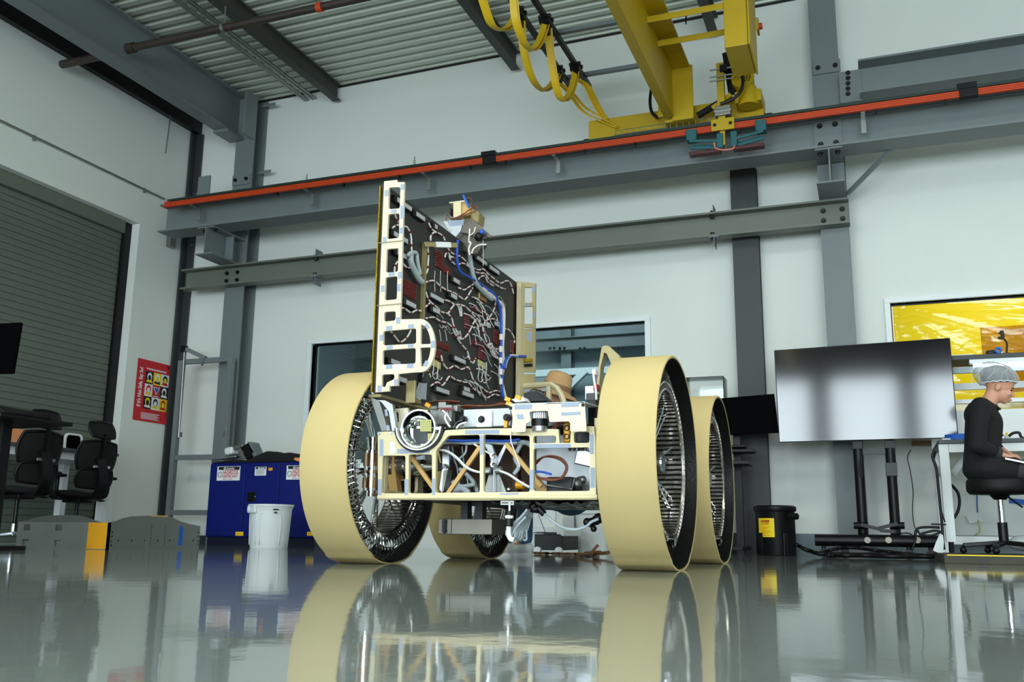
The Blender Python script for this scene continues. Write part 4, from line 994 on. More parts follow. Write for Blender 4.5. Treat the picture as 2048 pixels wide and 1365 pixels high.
LA = [[(440,600),(470,650),(485,720),(490,860)], [(690,745),(690,700),(720,660),(760,660),(810,690),(840,740)], [(670,560),(700,620),(740,650)],
 [(660,810),(665,900),(660,1000),(655,1060),(630,1105)], [(640,1180),(720,1165),(790,1220),(860,1265),(930,1290),(990,1330),(1050,1360),(1100,1290),(1130,1240)],
 [(860,810),(890,850),(930,885),(1000,910),(1060,960),(1100,1010),(1190,1050),(1240,1040),(1290,1090),(1350,1140),(1420,1190),(1490,1165),(1530,1200),(1560,1300)],
 [(880,900),(900,950),(960,1000),(1020,980),(1080,1010),(1130,1060),(1200,1085),(1260,1090),(1300,1150),(1380,1210),(1430,1240),(1470,1250)],
 [(985,1240),(1040,1260),(1090,1230),(1140,1200)], [(1190,1150),(1220,1120),(1260,1120),(1290,1180),(1350,1220)], [(310,1080),(315,1010),(345,965),(395,985),(440,1025),(500,1030)],
 [(310,455),(330,510),(360,560)], [(290,610),(340,580),(440,600)], [(840,920),(850,880),(880,880),(900,930)], [(900,910),(960,930)]]
LB = [[(640,20),(660,90),(700,140),(760,190),(800,230),(870,245),(910,190),(950,155),(1040,170),(1100,220),(1160,290),(1220,350),(1240,430),(1270,530),(1300,600),(1360,680),(1410,740)],
 [(635,180),(680,140)], [(640,300),(720,290),(790,330),(860,350),(910,390),(960,490),(1010,570),(1070,640),(1090,700),(1110,760)],
 [(870,250),(910,300),(930,370),(960,430),(1010,510),(1050,500),(1100,430),(1150,330),(1190,330),(1220,400)], [(1130,395),(1170,400),(1200,440)],
 [(800,690),(820,770),(870,830),(940,800),(1010,835),(1080,815),(1110,870),(1140,950),(1190,1000),(1240,1040),(1300,1080),(1370,1060),(1420,1070)],
 [(690,1010),(760,970),(810,1005),(850,960),(890,910),(950,945),(1040,970),(1090,980),(1140,1040),(1220,1090),(1280,1135),(1350,1100),(1420,1115)],
 [(640,800),(690,920)], [(1250,360),(1290,310),(1360,310),(1410,350)], [(1460,410),(1510,420),(1560,490),(1570,560)], [(375,190),(420,200),(480,240),(540,215),(590,225)],
 [(260,425),(320,500),(370,550),(440,500),(490,410)], [(1290,570),(1350,610),(1420,630)], [(800,110),(870,115),(940,155)], [(1080,700),(1130,770),(1160,720)], [(1370,130),(1360,190),(1320,270),(1280,300)]]
for p in LA: loom(A3, p, .0055)
for p in LB: loom(B3, p, .0055)
# fine fan-out wires
for u, v in ((800,560),(860,560),(1110,600),(1170,600)): loom(B3, [(u-20,v-140),(u-10,v-90),(u,v-20)], .002, wirew_m, False)
for u, v in ((720,790),(765,800),(1195,820),(1235,830),(1275,800)): loom(B3, [(u,v-40),(u,v+40),(u-8,v+110),(u+20,v+150),(u+45,v+120)], .003, wirew_m, False)
for u in (735,795,870): loom(A3, [(u,1060),(u-5,1150),(u,1280)], .0018, wirew_m, False)
for k in range(5): loom(B3, [(1230+12*k,380),(1270+10*k,330+6*k),(1290+8*k,400)], .0022, wirew_m, False); loom(B3, [(940+15*k,430),(970+10*k,500),(1010,525)], .0022, wirew_m, False); loom(B3, [(960+12*k,150),(985+8*k,210),(1000+5*k,280)], .0022, wirew_m, False); loom(B3, [(1300+8*k,560),(1330+12*k,680),(1400+4*k,730)], .0025, wirew_m, False)
loom(A3, [(1090,780),(1100,900),(1120,1040),(1160,1180),(1250,1290),(1330,1360)], .016, wireg_m, False, .03, 'cable_trunk')
loom(B3, [(1230,-10),(1300,40),(1400,125),(1450,190),(1452,400),(1440,600),(1450,800),(1430,950),(1470,1130)], .015, wirew_m, False, .03, 'cable_trunk')
loom(A3, [(975,740),(965,850),(970,970),(1000,1070),(1100,1130),(1200,1190),(1300,1270),(1390,1350)], .009, wireb_m, False, .035, 'blue_cable')
loom(B3, [(1280,0),(1350,40),(1400,140),(1425,250),(1430,400),(1430,600),(1425,720),(1440,900),(1440,1080),(1460,1150)], .01, wireb_m, False, .04, 'blue_cable')
loom(B3, [(1430,720),(1410,850),(1420,960),(1450,1140)], .008, wireg_m, False, .03, 'cable_trunk')
for s in (.35,.5,.64,.78,.9):
    i = int(s*48); q = at(*B3(1430+5*sin(i), 200+s*850), X=XP+.04); MB().cyl(q+Vector((0,0,-.02)), q+Vector((0,0,.02)), .013, n=8).build('cable_wrap', wirew_m, pn)
loom(B3, [(1465,830),(1480,740),(1520,695),(1570,700),(1620,700),(1700,700)], .01, wireb_m, False, .06, 'blue_cable'); loom(B3, [(1470,820),(1490,740),(1530,690),(1600,700)], .01, wirew_m, False, .06, 'cable_trunk')
loom(A3, [(480,870),(480,960),(520,1060),(570,1150),(600,1180)], .018, wireg_m, False, .03, 'cable_trunk'); loom(A3, [(450,900),(490,870),(540,880),(550,960),(580,1100)], .012, wireg_m, False, .035, 'cable_trunk')
# red component arrays
def arr(f, u0, v0, u1, v1, n, m_):
    a, b = at(*f(u0, v0), X=XP), at(*f(u1, v1), X=XP); mb = MB()
    for i in range(n):
        for j in range(m_):
            y = a.y+(b.y-a.y)*(i+.5)/n; z = a.z+(b.z-a.z)*(j+.5)/m_; h = abs(b.z-a.z)/m_*.3; w = abs(b.y-a.y)/n*.24
            mb.use(0).box(XP, XP+.012, y-w, y+w, z-h, z+h*.6); mb.use(1).box(XP, XP+.008, y-w*.35, y+w*.35, z+h*.6, z+h*1.1)
    mb.build('resistor_array', [wirer_m, wirew_m], pn)
for a_ in ((A3,735,830,810,1060,5,8),(A3,810,990,890,1120,5,4),(A3,395,1140,525,1380,6,9),(B3,1190,40,1255,140,6,4),(B3,1118,160,1255,280,10,5),(B3,1035,250,1082,430,3,6),(B3,735,530,870,650,9,5),(B3,708,610,790,740,6,6),(B3,1110,515,1250,640,10,5),(B3,1185,610,1250,750,5,6),(B3,1338,410,1420,600,4,8),(B3,1520,530,1555,680,3,6)):
    arr(*a_)
def yellows(u, v):
    mb = MB()
    for k in range(6):
        q = at(*B3(u+13*k, v+k*8), X=XP); mb.box(XP, XP+.01, q.y-.006, q.y+.006, q.z-.03, q.z+.01)
    mb.build('yellow_pins', pcby_m, pn)
yellows(710,745); yellows(1185,750); yellows(1195,45)
# grey connector strips
def strip(f, u0, v0, u1, v1):
    a, b = at(*f(u0, v0), X=XP+.02), at(*f(u1, v1), X=XP+.02); mb = MB()
    zc = (a.z+b.z)/2; h = .0125
    mb.use(0).box(XP, XP+.02, max(yp0+.004,a.y-.035), b.y-.006, zc-h-.008, zc+h+.002); mb.use(1).box(XP+.02, XP+.0215, max(yp0+.004,a.y), b.y, zc-h, zc+h)
    mb.build('connector_strip', [blk_m, conn_m], pn)
for a_ in ((A3,340,310,490,415),(A3,540,460,630,520),(A3,305,665,450,755),(A3,340,865,440,915),(A3,735,588,760,608),(A3,1175,920,1280,985),(A3,1310,1018,1410,1085),(A3,930,1150,995,1185),(B3,690,45,825,125),(B3,905,48,965,90),
           (B3,435,120,535,185),(B3,715,195,785,245),(B3,1360,345,1415,380),(B3,940,705,1055,770),(B3,750,1025,885,1095),(B3,1025,1070,1140,1130),(B3,275,742,370,785),(B3,350,915,440,975),(B3,1040,1028,1100,1062)):
    strip(*a_)
# post and arm standing off the panel
q0 = at(853,488,X=XP+.022); q1 = at(850,660,X=XP+.022)
MB().box(XP, XP+.022, q0.y-.011, q0.y+.011, q1.z, q0.z).build('standoff_post', olivef_m, pn)
pa = at(848,489,X=XP+.02); pb = at(913,491,Y=pa.y+.22)
MB().bar(pa, pb, .012, .028).build('standoff_arm', olivef_m, pn)
MB().bar(pa.lerp(pb,.34), pa.lerp(pb,.8), .018, .032).build('white_tape', whitep_m, pn)
rnd = random.Random(11)
for k in range(26):
    u = 1180+rnd.random()*260; v = 60+rnd.random()*900; du = 40+rnd.random()*110; dv = 60+rnd.random()*170
    loom(B3, [(u-du,v),(u-du*.4,v+dv*.25),(u-du*.1,v+dv*.7),(u+20,v+dv)], .0025+.0018*rnd.random(), wirew_m if k % 3 else wireg_m, False, .018)
for k in range(14):
    u = 690+rnd.random()*700; v = 40+rnd.random()*900; loom(B3, [(u,v),(u+25,v+18+20*rnd.random()),(u+50,v+10),(u+85,v+60)], .0018, wirew_m, False, .012)
# ---- pale bracket frame on the near end of the panel
o = [A3(200,120),A3(335,105),A3(337,130),A3(413,127),A3(393,760),B3(375,160),B3(370,310)]
ctr, rx, rz = (585,586), 150, 280
o += [B3(ctr[0]+rx*sin(t), ctr[1]-rz*cos(t)) for t in [PI*i/18 for i in range(19)]]
o += [B3(510,868),B3(350,885),B3(345,1008),B3(258,1012),B3(256,1066),B3(110,1078),A3(150,1340)]
def hb(f, *p, r=.012): return rounded(atv([f(*q) for q in p], Y=YF), r)
dh = lambda a0, a1, sx=104, sz=222: [B3(ctr[0]+sx*sin(t), ctr[1]-sz*cos(t)) for t in [a0+(a1-a0)*i/9 for i in range(10)]]
hs = [hb(A3,(250,185),(372,180),(365,405),(245,412)), hb(A3,(243,465),(362,455),(357,712),(232,730)), hb(A3,(228,832),(354,822),(345,1070),(217,1080)), hb(A3,(215,1130),(340,1115),(334,1360),(206,1372)),
      hb(B3,(202,232),(322,225),(320,322),(198,335)), hb(B3,(192,435),(537,405),(537,565),(190,585)), hb(B3,(187,635),(533,610),(530,775),(183,790)), hb(B3,(178,890),(308,885),(308,940),(225,975),(218,1020),(175,1022)),
      rounded(atv([B3(582,572)]+dh(.02,PI/2-.08)[0:], Y=YF), .006), rounded(atv(dh(PI/2+.08,PI-.02)+[B3(578,608)], Y=YF), .006)]
bf = MB().plate(atv(o, Y=YF), hs, (0,.016,0)).build('bracket_frame', creamw_m, rv, bevel=.002)
for f, b4 in [(A3,t) for t in ((205,215,245,275),(373,150,411,208),(275,415,332,450),(372,375,410,510),(362,605,402,668),(187,705,225,768),(247,1075,310,1115),(345,1072,383,1138),(166,1215,203,1280),(336,1200,372,1275))]+[(B3,t) for t in ((326,288,368,355),(222,380,286,425),(452,362,514,405),(691,535,735,610),(153,472,190,535),(228,585,290,625),(450,570,507,605),(220,785,285,830),(442,775,507,820),(132,1005,172,1068),(306,940,345,1005))]:
    u0,v0,u1,v1 = b4; tape(bf, [f(u0,v0+2),f(u1,v0-2),f(u1,v1-2),f(u0,v1+2)], YF)
tape(bf, [B3(622,378),B3(650,348),B3(684,398),B3(655,416)], YF); tape(bf, [B3(640,738),B3(672,765),B3(640,812),B3(608,790)], YF)
MB().plate(atv([B3(290,785),B3(408,780),B3(408,835),B3(290,845)], Y=YF-.0015), [], (0,.001,0)).build('paper_label', wlab_m, bf)
# flanges of the bracket running back
for v0, v1, f in ((760,765,A3),(158,163,B3)):
    q = at(*f(250,v0), Y=YF); MB().box(q.x-.07, q.x+.08, YF-.004, YF, q.z-.002, q.z+.002).build('joint_line', olivef_m, bf)
# clear bag and tan block behind the lower bracket
MB().plate(fr(((395,-180),(430,-175),(520,110),(560,150),(470,130),(380,60)), YF+.12), [], (0,.06,0)).build('clear_bag', acryl_m, rv)
q = at(*B3(490,1070), Y=YF+.12); MB().box(q.x-.035, q.x+.02, YF+.12, YF+.2, q.z-.06, q.z+.06).build('tan_block', olivef_m, rv, bevel=.004)
# ---- far end bracket
YE = yp1
def rb(p): return atv(p, Y=YE)
MB().plate(rb([(1033,563),(1071,567),(1070,655),(1034,655)]), [rounded(rb([(1046,575),(1064,575),(1064,606),(1046,606)]),.01), rounded(rb([(1046,613),(1065,613),(1065,648),(1046,648)]),.01)], (0,.02,0)).build('rear_bracket', rearcream_m, rv)
MB().plate(rb([(1034,659),(1070,658),(1070,745),(1033,744)]), [], (0,.02,0)).build('rear_bracket', rearcream_m, rv)
MB().plate(rb([(1033,749),(1069,748),(1069,776),(1033,800)]), [], (0,.02,0)).build('rear_bracket', rearcream_m, rv)
MB().box(*(lambda a, b: (a.x, b.x))(at(1032,700,Y=YE-.08), at(1041,700,Y=YE-.08)), YE-.08, YE, 1.1, at(1036,566,Y=YE-.08).z).build('rear_flange', cream_m, rv)
for p in (((1053,664),(1064,664),(1064,683),(1053,683)),((1041,626),(1047,626),(1047,636),(1041,636)),((1065,626),(1070,626),(1070,636),(1065,636)),((1041,572),(1047,572),(1047,586),(1041,586)),((1065,572),(1070,572),(1070,586),(1065,586)),((1050,608),(1060,608),(1060,612),(1050,612))):
    tape(rv, list(p), YE)
q = at(1056,721,Y=YE-.02); MB().box(q.x-.03,q.x+.03,YE-.02,YE,q.z-.012,q.z+.012).build('brass_latch', gold_m, rv); MB().box(q.x-.03,q.x+.03,YE-.015,YE,q.z-.045,q.z-.025).build('slot', blk_m, rv)
mb = MB(); ring = [(1040,773),(1102,769),(1113,776),(1122,790),(1128,806)]
mb.tube(rb(ring), .022, 8); mb.bar(at(1098,774,Y=YE), at(1098,806,Y=YE), .03, .03)
mb.build('rear_bracket_hoop', cream_m, rv)
for p in (((1049,779),(1059,778),(1059,784),(1049,785)),((1083,777),(1093,776),(1093,782),(1083,783))): tape(rv, list(p), YE-.03)
# ---- mast head
YM = 5.2
def mh(p, Y=YM): return atv([A3(*q) for q in p], Y=Y)
mast = MB().plate(mh(((872,530),(1050,520),(1012,600),(1005,640),(940,720),(905,700))), [], (0,.1,0)).build('mast_bracket', silver_m, rv, bevel=.003)
MB().plate(mh(((888,535),(1034,525),(1032,578),(890,590)), YM-.002), [], (0,.001,0)).build('tape_patch', tape_m, mast)
MB().plate(mh(((1045,515),(1115,508),(1322,688),(1320,712),(1200,690),(1010,655),(1020,610))), [], (0,.02,0)).build('mast_plate', dbare_m, mast)
MB().plate(mh(((820,540),(868,538),(910,655),(880,630))), [], (0,.03,0)).build('mast_wing', silver_m, mast)
MB().plate(mh(((905,640),(1090,660),(1250,760),(1180,880),(1080,880),(905,740)), YM+.05), [], (0,.06,0)).build('mast_gusset', dbare_m, mast)
MB().plate(mh(((925,345),(1008,335),(1005,500),(895,520),(925,500))), [], (0,.12,0)).build('camera_housing', cream_m, mast, bevel=.003)
MB().plate(mh(((1008,335),(1055,325),(1102,400),(1100,470),(1000,500)), YM+.02), [], (0,.1,0)).build('camera_housing_side', tan_m, mast, bevel=.003)
MB().plate(mh(((882,340),(1045,318),(1060,332),(885,350))), [], (0,.12,0)).build('housing_lid', creamw_m, mast)
MB().plate(mh(((1108,420),(1165,415),(1200,455),(1185,560),(1108,510)), YM+.04), [], (0,.1,0)).build('second_housing', olivef_m, mast, bevel=.003)
MB().plate(mh(((890,410),(905,400),(905,470),(885,470))), [], (0,.05,0)).build('lens', blk_m, mast)
MB().bar(mh(((1032,268),),YM-.02)[0], mh(((1092,395),),YM-.02)[0], .012, .012).build('blue_tag', blab_m, mast)
def mw(pts, r, m, n='cable', Y=YM-.03): MB().tube(spline(mh(pts, Y), 6), r, 6).build(n, m, mast, smooth='all')
mw([(895,515),(960,500),(1040,460),(1095,420),(1150,390),(1180,400),(1150,440),(1060,470),(960,510)], .004, wirebr_m); mw([(880,450),(860,480),(855,530)], .003, wirebr_m); mw([(1060,300),(1110,300),(1120,340),(1110,380),(1160,380),(1170,410)], .004, wirebr_m)
mw([(900,420),(870,470),(900,510),(1000,505),(1100,450)], .003, wirebr_m); mw([(1100,620),(1095,680),(1090,760)], .005, wirew_m); mw([(1160,600),(1140,660),(1100,690)], .004, wirew_m); mw([(1090,760),(1110,770),(1090,830),(1100,900)], .007, wirew_m); mw([(1275,785),(1200,790),(1140,830),(1120,880)], .006, wirew_m); mw([(1240,740),(1242,860),(1240,1010)], .0015, wirew_m)
mw([(975,735),(970,780),(968,830)], .008, wireb_m)
MB().sph(mh(((1215,720),))[0]+Vector((0,-.03,0)), .03, 10).build('black_connector', blk_m, mast, smooth='all'); MB().sph(mh(((1245,670),))[0]+Vector((0,-.03,0)), .018, 10).build('blue_connector', wireb_m, mast, smooth='all')
# ---- fender arm and sensors beside the front right wheel
MB().plate(atv([(1203,694),(1209,691),(1217,692),(1239,712),(1243,738),(1226,738),(1213,708),(1208,706),(1201,735),(1199,765),(1197,800),(1192,800),(1194,755),(1197,730)], Y=4.75), [], (0,.07,0)).build('fender_arm', olivef_m, rv, bevel=.002)
for a_, b_, Y, m_, nm in (((1170,800),(1188,772),4.6,white_m,'antenna_box'),((1172,802),(1192,786),4.55,dsteel_m,'sensor_box'),((1186,781),(1194,768),4.5,red_m,'red_connector'),((1184,750),(1191,738),4.5,white_m,'white_plug'),((1176,852),(1192,800),4.4,blk_m,'sensor_body')):
    p, q = at(*a_, Y=Y), at(*b_, Y=Y); MB().box(p.x, q.x, Y, Y+.06, p.z, q.z).build(nm, m_, rv, bevel=.003)
MB().tube(spline(atv([(1187,750),(1189,765),(1192,782),(1193,800)], Y=4.5), 5), .006, 6).build('cable', wirew_m, rv)
# plastic pouch and dark case on the deck at right
MB().plate(fr(((1165,80),(1260,55),(1290,95),(1200,105)), YF+.25), [], (0,.08,0)).build('white_pouch', whitep_m, rv, bevel=.004)
MB().plate(fr(((1265,30),(1370,10),(1470,95),(1300,100)), YF+.5), [], (0,.15,0)).build('dark_case', blk_m, rv, bevel=.004)
# ================================================================= LEFT SIDE
# poster on the left wall
PY0, PY1, PZ0, PZ1 = 8.985, 9.565, 1.48, 2.248
po = thing('poster', 'red safety poster with nine portrait squares on the left wall beside the door', 'poster', (XL+.004, 9.27, PZ0))
def pp(u, v, d=.0): return Vector((XL+.004+d, PY0+(PY1-PY0)*u, PZ0+(PZ1-PZ0)*v))
def pq(u0, v0, u1, v1, d, m, nm): return MB().box(XL+.004+d-.0004, XL+.004+d, PY0+(PY1-PY0)*u0, PY0+(PY1-PY0)*u1, PZ0+(PZ1-PZ0)*v0, PZ0+(PZ1-PZ0)*v1).build(nm, m, po)
n = 12; vs = []
for j in range(n+1):
    for i in range(n+1):
        u, v = i/n, j/n; vs.append(pp(u, v, .0015+.018*max(0,u-.8)*5*max(0,.2-v)*5))
mb = MB().add(vs, [(j*(n+1)+i, j*(n+1)+i+1, (j+1)*(n+1)+i+1, (j+1)*(n+1)+i) for j in range(n) for i in range(n)])
mb.add([p+Vector((-.0015,0,0)) for p in vs], [(j*(n+1)+i, j*(n+1)+i+1, (j+1)*(n+1)+i+1, (j+1)*(n+1)+i) for j in range(n) for i in range(n)])
mb.build('paper', post_m, po, smooth='all')
YD, ZD = (0,1,0), (0,0,1)
text('headline', "If It's Not Safe, Say So!", wlab_m, pp(.17,.22,.004), ZD, (0,-1,0), .082, po, sx=.66, bold=.002)
text('subline', "YOU'RE STILL RESPONSIBLE, SAY WHAT", wlab_m, pp(.27,.85,.004), YD, ZD, .026, po, sx=.78, bold=.0012)
pq(.9,.93,.96,.97,.004,blab2_m,'corner_mark')
for i in range(5): pq(.22,.13-.022*i,.78-.06*(i%2),.14-.022*i,.004,wlab_m,'small_print')
bgs = [[blab2_m,pyel_m,wlab_m],[wlab_m,rlab_m,blab2_m],[blab2_m,wlab_m,pyel_m]]
hair = [[wlab_m,wlab_m,blab2_m],[rlab_m,None,wlab_m],[pyel_m,blab2_m,rlab_m]]
face = [[blab2_m,pyel_m,pyel_m],[wlab_m,None,blab2_m],[blab2_m,wlab_m,pyel_m]]
body = [[pyel_m,blab2_m,rlab_m],[pyel_m,None,wlab_m],[wlab_m,pyel_m,rlab_m]]
def disc(cy, cz, ry, rz, d, m, nm, a0=0, a1=2*PI):
    n = 20; MB().plate([Vector((XL+.004+d, cy+ry*cos(a0+(a1-a0)*i/n), cz+rz*sin(a0+(a1-a0)*i/n))) for i in range(n)], [], (.0003,0,0)).build(nm, m, po)
for r in range(3):
    for q in range(3):
        u0 = .26+.24*q; v1 = .82-.205*r; pq(u0, v1-.203, u0+.238, v1, .0045, bgs[r][q], 'picture_square')
        cy = PY0+(PY1-PY0)*(u0+.119); cz = PZ0+(PZ1-PZ0)*(v1-.09)
        if hair[r][q] is None:
            MB().plate([Vector((XL+.0095,cy-.06,cz+.045)),Vector((XL+.0095,cy,cz-.055)),Vector((XL+.0095,cy+.06,cz+.045))], [], (.0003,0,0)).build('triangle_mark', wlab_m, po)
            MB().plate([Vector((XL+.0101,cy-.045,cz+.037)),Vector((XL+.0101,cy,cz-.04)),Vector((XL+.0101,cy+.045,cz+.037))], [], (.0003,0,0)).build('triangle_mark', bprint_m, po)
            pq(u0+.03, v1-.19, u0+.2, v1-.178, .0055, wlab_m, 'small_print'); continue
        disc(cy, cz-.072, .056, .045, .0055, body[r][q], 'shoulders', 0, PI)
        disc(cy, cz+.005, .042, .05, .0061, hair[r][q], 'hair')
        disc(cy, cz-.008, .026, .034, .0067, face[r][q], 'face')
# steel gate frame standing at the corner
YG = 9.3
t = thing('gate_frame', 'grey steel tube gate frame standing in the left corner in front of the column', 'frame', at(400,1040,Y=YG))
t.location.z = 0
a = at(368,722,Y=YG); b = at(460,718,Y=YG); zt_ = a.z
for x, z0 in ((a.x-.03, 0), (b.x+.02, 0)): MB().box(x-.035, x+.035, YG-.03, YG+.03, z0, zt_).build('post', steel_m, t)
for py in (722, 915, 1026):
    z = at(410, py, Y=YG).z; MB().box(a.x+.005, b.x-.015, YG-.025, YG+.025, z-.03, z+.03).build('rail', steel_m, t)
MB().bar(at(373,699,Y=YG-.05), at(411,717,Y=YG-.02), .05, .05).build('closer_arm', steel_m, t)
MB().cyl(at(369,702,Y=YG-.05), at(357,876,Y=YG-.05), .012, n=10).build('closer_rod', galv_m, t)
q = at(369,699,Y=YG-.05); MB().box(q.x-.04,q.x+.03,YG-.08,YG-.02,q.z-.035,q.z+.04).build('hinge', blk_m, t)
for px, py in ((362,870),(448,868),(405,727)):
    q = at(px,py,Y=YG-.035); MB().box(q.x-.012,q.x+.012,YG-.05,YG-.03,q.z-.03,q.z+.03).build('latch', galv_m, t)
# blue hazardous cabinet
YC = 8.75; cx0 = at(420,1000,Y=YC).x-.03; cx1 = at(636,930,Y=YC).x; cz1 = at(430,927,Y=YC).z; czb = at(440,1075,Y=YC).z
cb = thing('safety_cabinet', 'low blue hazardous materials cabinet behind the white bin', 'cabinet', ((cx0+cx1)/2, YC+.25, 0))
MB().box(cx0, cx1, YC+.02, YC+.5, czb, cz1).build('body', blue_m, cb, bevel=.004)
MB().box(cx0+.01, cx1-.01, YC+.03, YC+.49, 0, czb).build('plinth', bluedk_m, cb)
s0 = at(487,1000,Y=YC).x; s1 = at(556,1000,Y=YC).x
d1 = MB().box(cx0+.004, s0-.003, YC, YC+.019, czb+.01, cz1-.012).build('door', blue_m, cb, bevel=.004)
d2 = MB().box(s0+.003, s1-.003, YC, YC+.019, czb+.01, cz1-.012).build('door', blue_m, cb, bevel=.004)
d3 = MB().box(s1+.003, cx1-.004, YC, YC+.019, czb+.01, cz1-.012).build('door', blue_m, cb, bevel=.004)
q0 = at(495,1004,Y=YC); q1 = at(513,985,Y=YC); MB().box(q0.x, q1.x, YC-.008, YC-.001, q0.z, q1.z).build('latch_handle', blk_m, d2, bevel=.006)
q = at(510,994,Y=YC-.01); bolts(MB(), [q], .006, .006).build('key_lock', alu_m, d2)
def clabel(px0, px1, py0, py1, par, big):
    p = at(px0,py1,Y=YC-.003); q = at(px1,py0,Y=YC-.003); w = q.x-p.x; h = q.z-p.z
    lb = MB().box(p.x,q.x,YC-.003,YC-.001,p.z,q.z).build('label', wlab_m, par)
    MB().box(p.x+.06*w,q.x-.01,YC-.0038,YC-.0031,q.z-.25*h,q.z-.03*h).build('label_header', blab2_m, lb)
    text('print', '@ Justrite', wlab_m, (p.x+.28*w,YC-.0042,q.z-.22*h), (1,0,0), ZD, .22*h, lb, bold=.0006)
    if big:
        text('print', 'HAZARDOUS', rlab_m, (p.x+.26*w,YC-.0036,q.z-.57*h), (1,0,0), ZD, .46*h, lb, sx=.47, bold=.0012)
        text('print', 'KEEP FIRE AWAY', rlab_m, (p.x+.26*w,YC-.0036,q.z-.8*h), (1,0,0), ZD, .27*h, lb, sx=.62, bold=.0008)
        text('print', 'DANGER   PELIGRO', rlab_m, (p.x+.26*w,YC-.0036,q.z-.95*h), (1,0,0), ZD, .12*h, lb, sx=.8)
        c_ = Vector((p.x+.14*w,YC-.0036,p.z+.42*h)); mb = MB().lathe([(.16*h,0),(.2*h,0),(.2*h,.0005),(.16*h,.0005)], c_, (0,1,0), 24, closed=True)
        mb.bar(c_+Vector((-.11*h,0,.11*h)), c_+Vector((.11*h,0,-.11*h)), .0006, .04*h, (0,1,0)); mb.build('prohibition_ring', blab2_m, lb)
    else:
        for i in range(5): MB().box(p.x+.1*w,q.x-(.1+.15*(i % 2))*w,YC-.0036,YC-.0031,q.z-(.38+.12*i)*h,q.z-(.34+.12*i)*h).build('print', blab2_m, lb)
clabel(433,481,933,962,d1,True); clabel(572,620,931,960,d3,True); clabel(509,533,934,952,d2,False)
q0 = at(537,942,Y=YC); q1 = at(545.5,936,Y=YC); MB().box(q0.x,q1.x,YC-.003,YC-.001,q0.z,q1.z).build('orange_sticker', olab_m, d2)
for px in (471,614):
    q0 = at(px,1072,Y=YC); q1 = at(px+16,1064.5,Y=YC); lb = MB().box(q0.x,q1.x,YC-.003,YC-.001,q0.z,q1.z).build('yellow_sticker', ylab_m, d1 if px < 500 else d3)
    for k in range(3): MB().box(q0.x+.012+k*.024,q0.x+.026+k*.024,YC-.0036,YC-.0031,q0.z+.012,q1.z-.012).build('print', olab_m, lb)
# things on the cabinet
mb = MB(); nx, ny = 30, 8; vs = []
xa, xb = cx0+.02, at(594,915,Y=YC).x+.0
for j in range(ny+1):
    for i in range(nx+1):
        u, v = i/nx, j/ny; h = (.025+.012*sin(u*9)**2+.095*math.exp(-((u-.62)/.17)**2)+.055*math.exp(-((u-.88)/.14)**2)+.006*sin(23*u+5*v)**2)*min(1,4*v+.35)*min(1,4*(1-v)+.2)*min(1,9*(1-u)+.1)*min(1,8*u+.3)
        vs.append((xa+(xb-xa)*u, YC+.01+.44*v, cz1+.004+h))
k = len(vs); fs = [(j*(nx+1)+i, j*(nx+1)+i+1, (j+1)*(nx+1)+i+1, (j+1)*(nx+1)+i) for j in range(ny) for i in range(nx)]
bd = [i for i in range(nx+1)]+[(j+1)*(nx+1)-1 for j in range(1,ny+1)]+[ny*(nx+1)+i for i in range(nx-1,-1,-1)]+[j*(nx+1) for j in range(ny-1,0,-1)]
vs2 = vs+[(vs[i][0],vs[i][1],cz1+.001) for i in bd]; m = len(bd)
mb.add(vs2, fs+[(bd[i], bd[(i+1) % m], k+(i+1) % m, k+i) for i in range(m)]+[tuple(k+i for i in range(m))])
tag(mb.build('black_cloth', coat_m, smooth='all'), 'crumpled black cloth lying along the top of the blue cabinet', 'cloth')
t = thing('bench_instrument', 'grey tilted instrument with a round head on top of the blue cabinet', 'instrument', at(480,918,Y=YC+.2))
def yb(p): return atv(p, Y=YC+.1)
MB().plate(rounded(yb([(478,897),(497,886),(511,912),(493,918)]), .01), [], (0,.14,0)).build('face_panel', blk_m, t, bevel=.004)
MB().plate(rounded(yb([(494,885),(501,884),(512,911),(508,916)]), .006), [], (0,.16,0)).build('side_panel', steel_m, t, bevel=.004)
MB().plate(rounded(yb([(474,900),(481,896),(494,917),(486,919)]), .004), [], (0,.15,0)).build('front_bezel', alud_m, t, bevel=.003)
q = at(463,903,Y=YC+.18); MB().obox(q, (.125,.13,.09), Matrix.Rotation(rad(-8),3,'Y')).build('round_head', white_m, t, bevel=.03)
MB().bar(at(466,898,Y=YC+.16), at(488,892,Y=YC+.16), .05, .05).build('neck', alud_m, t, bevel=.01)
MB().bar(at(442,919,Y=YC+.1), at(476,914,Y=YC+.1), .08, .02).build('base_arm', alu_m, t, bevel=.005)
q0 = at(588,925,Y=YC+.03); q1 = at(596,916,Y=YC+.03); tag(MB().box(q0.x,q1.x+.03,YC+.03,YC+.1,cz1+.002,q1.z).build('peach_box', peach_m), 'small peach coloured box on the blue cabinet beside the wheel', 'box')
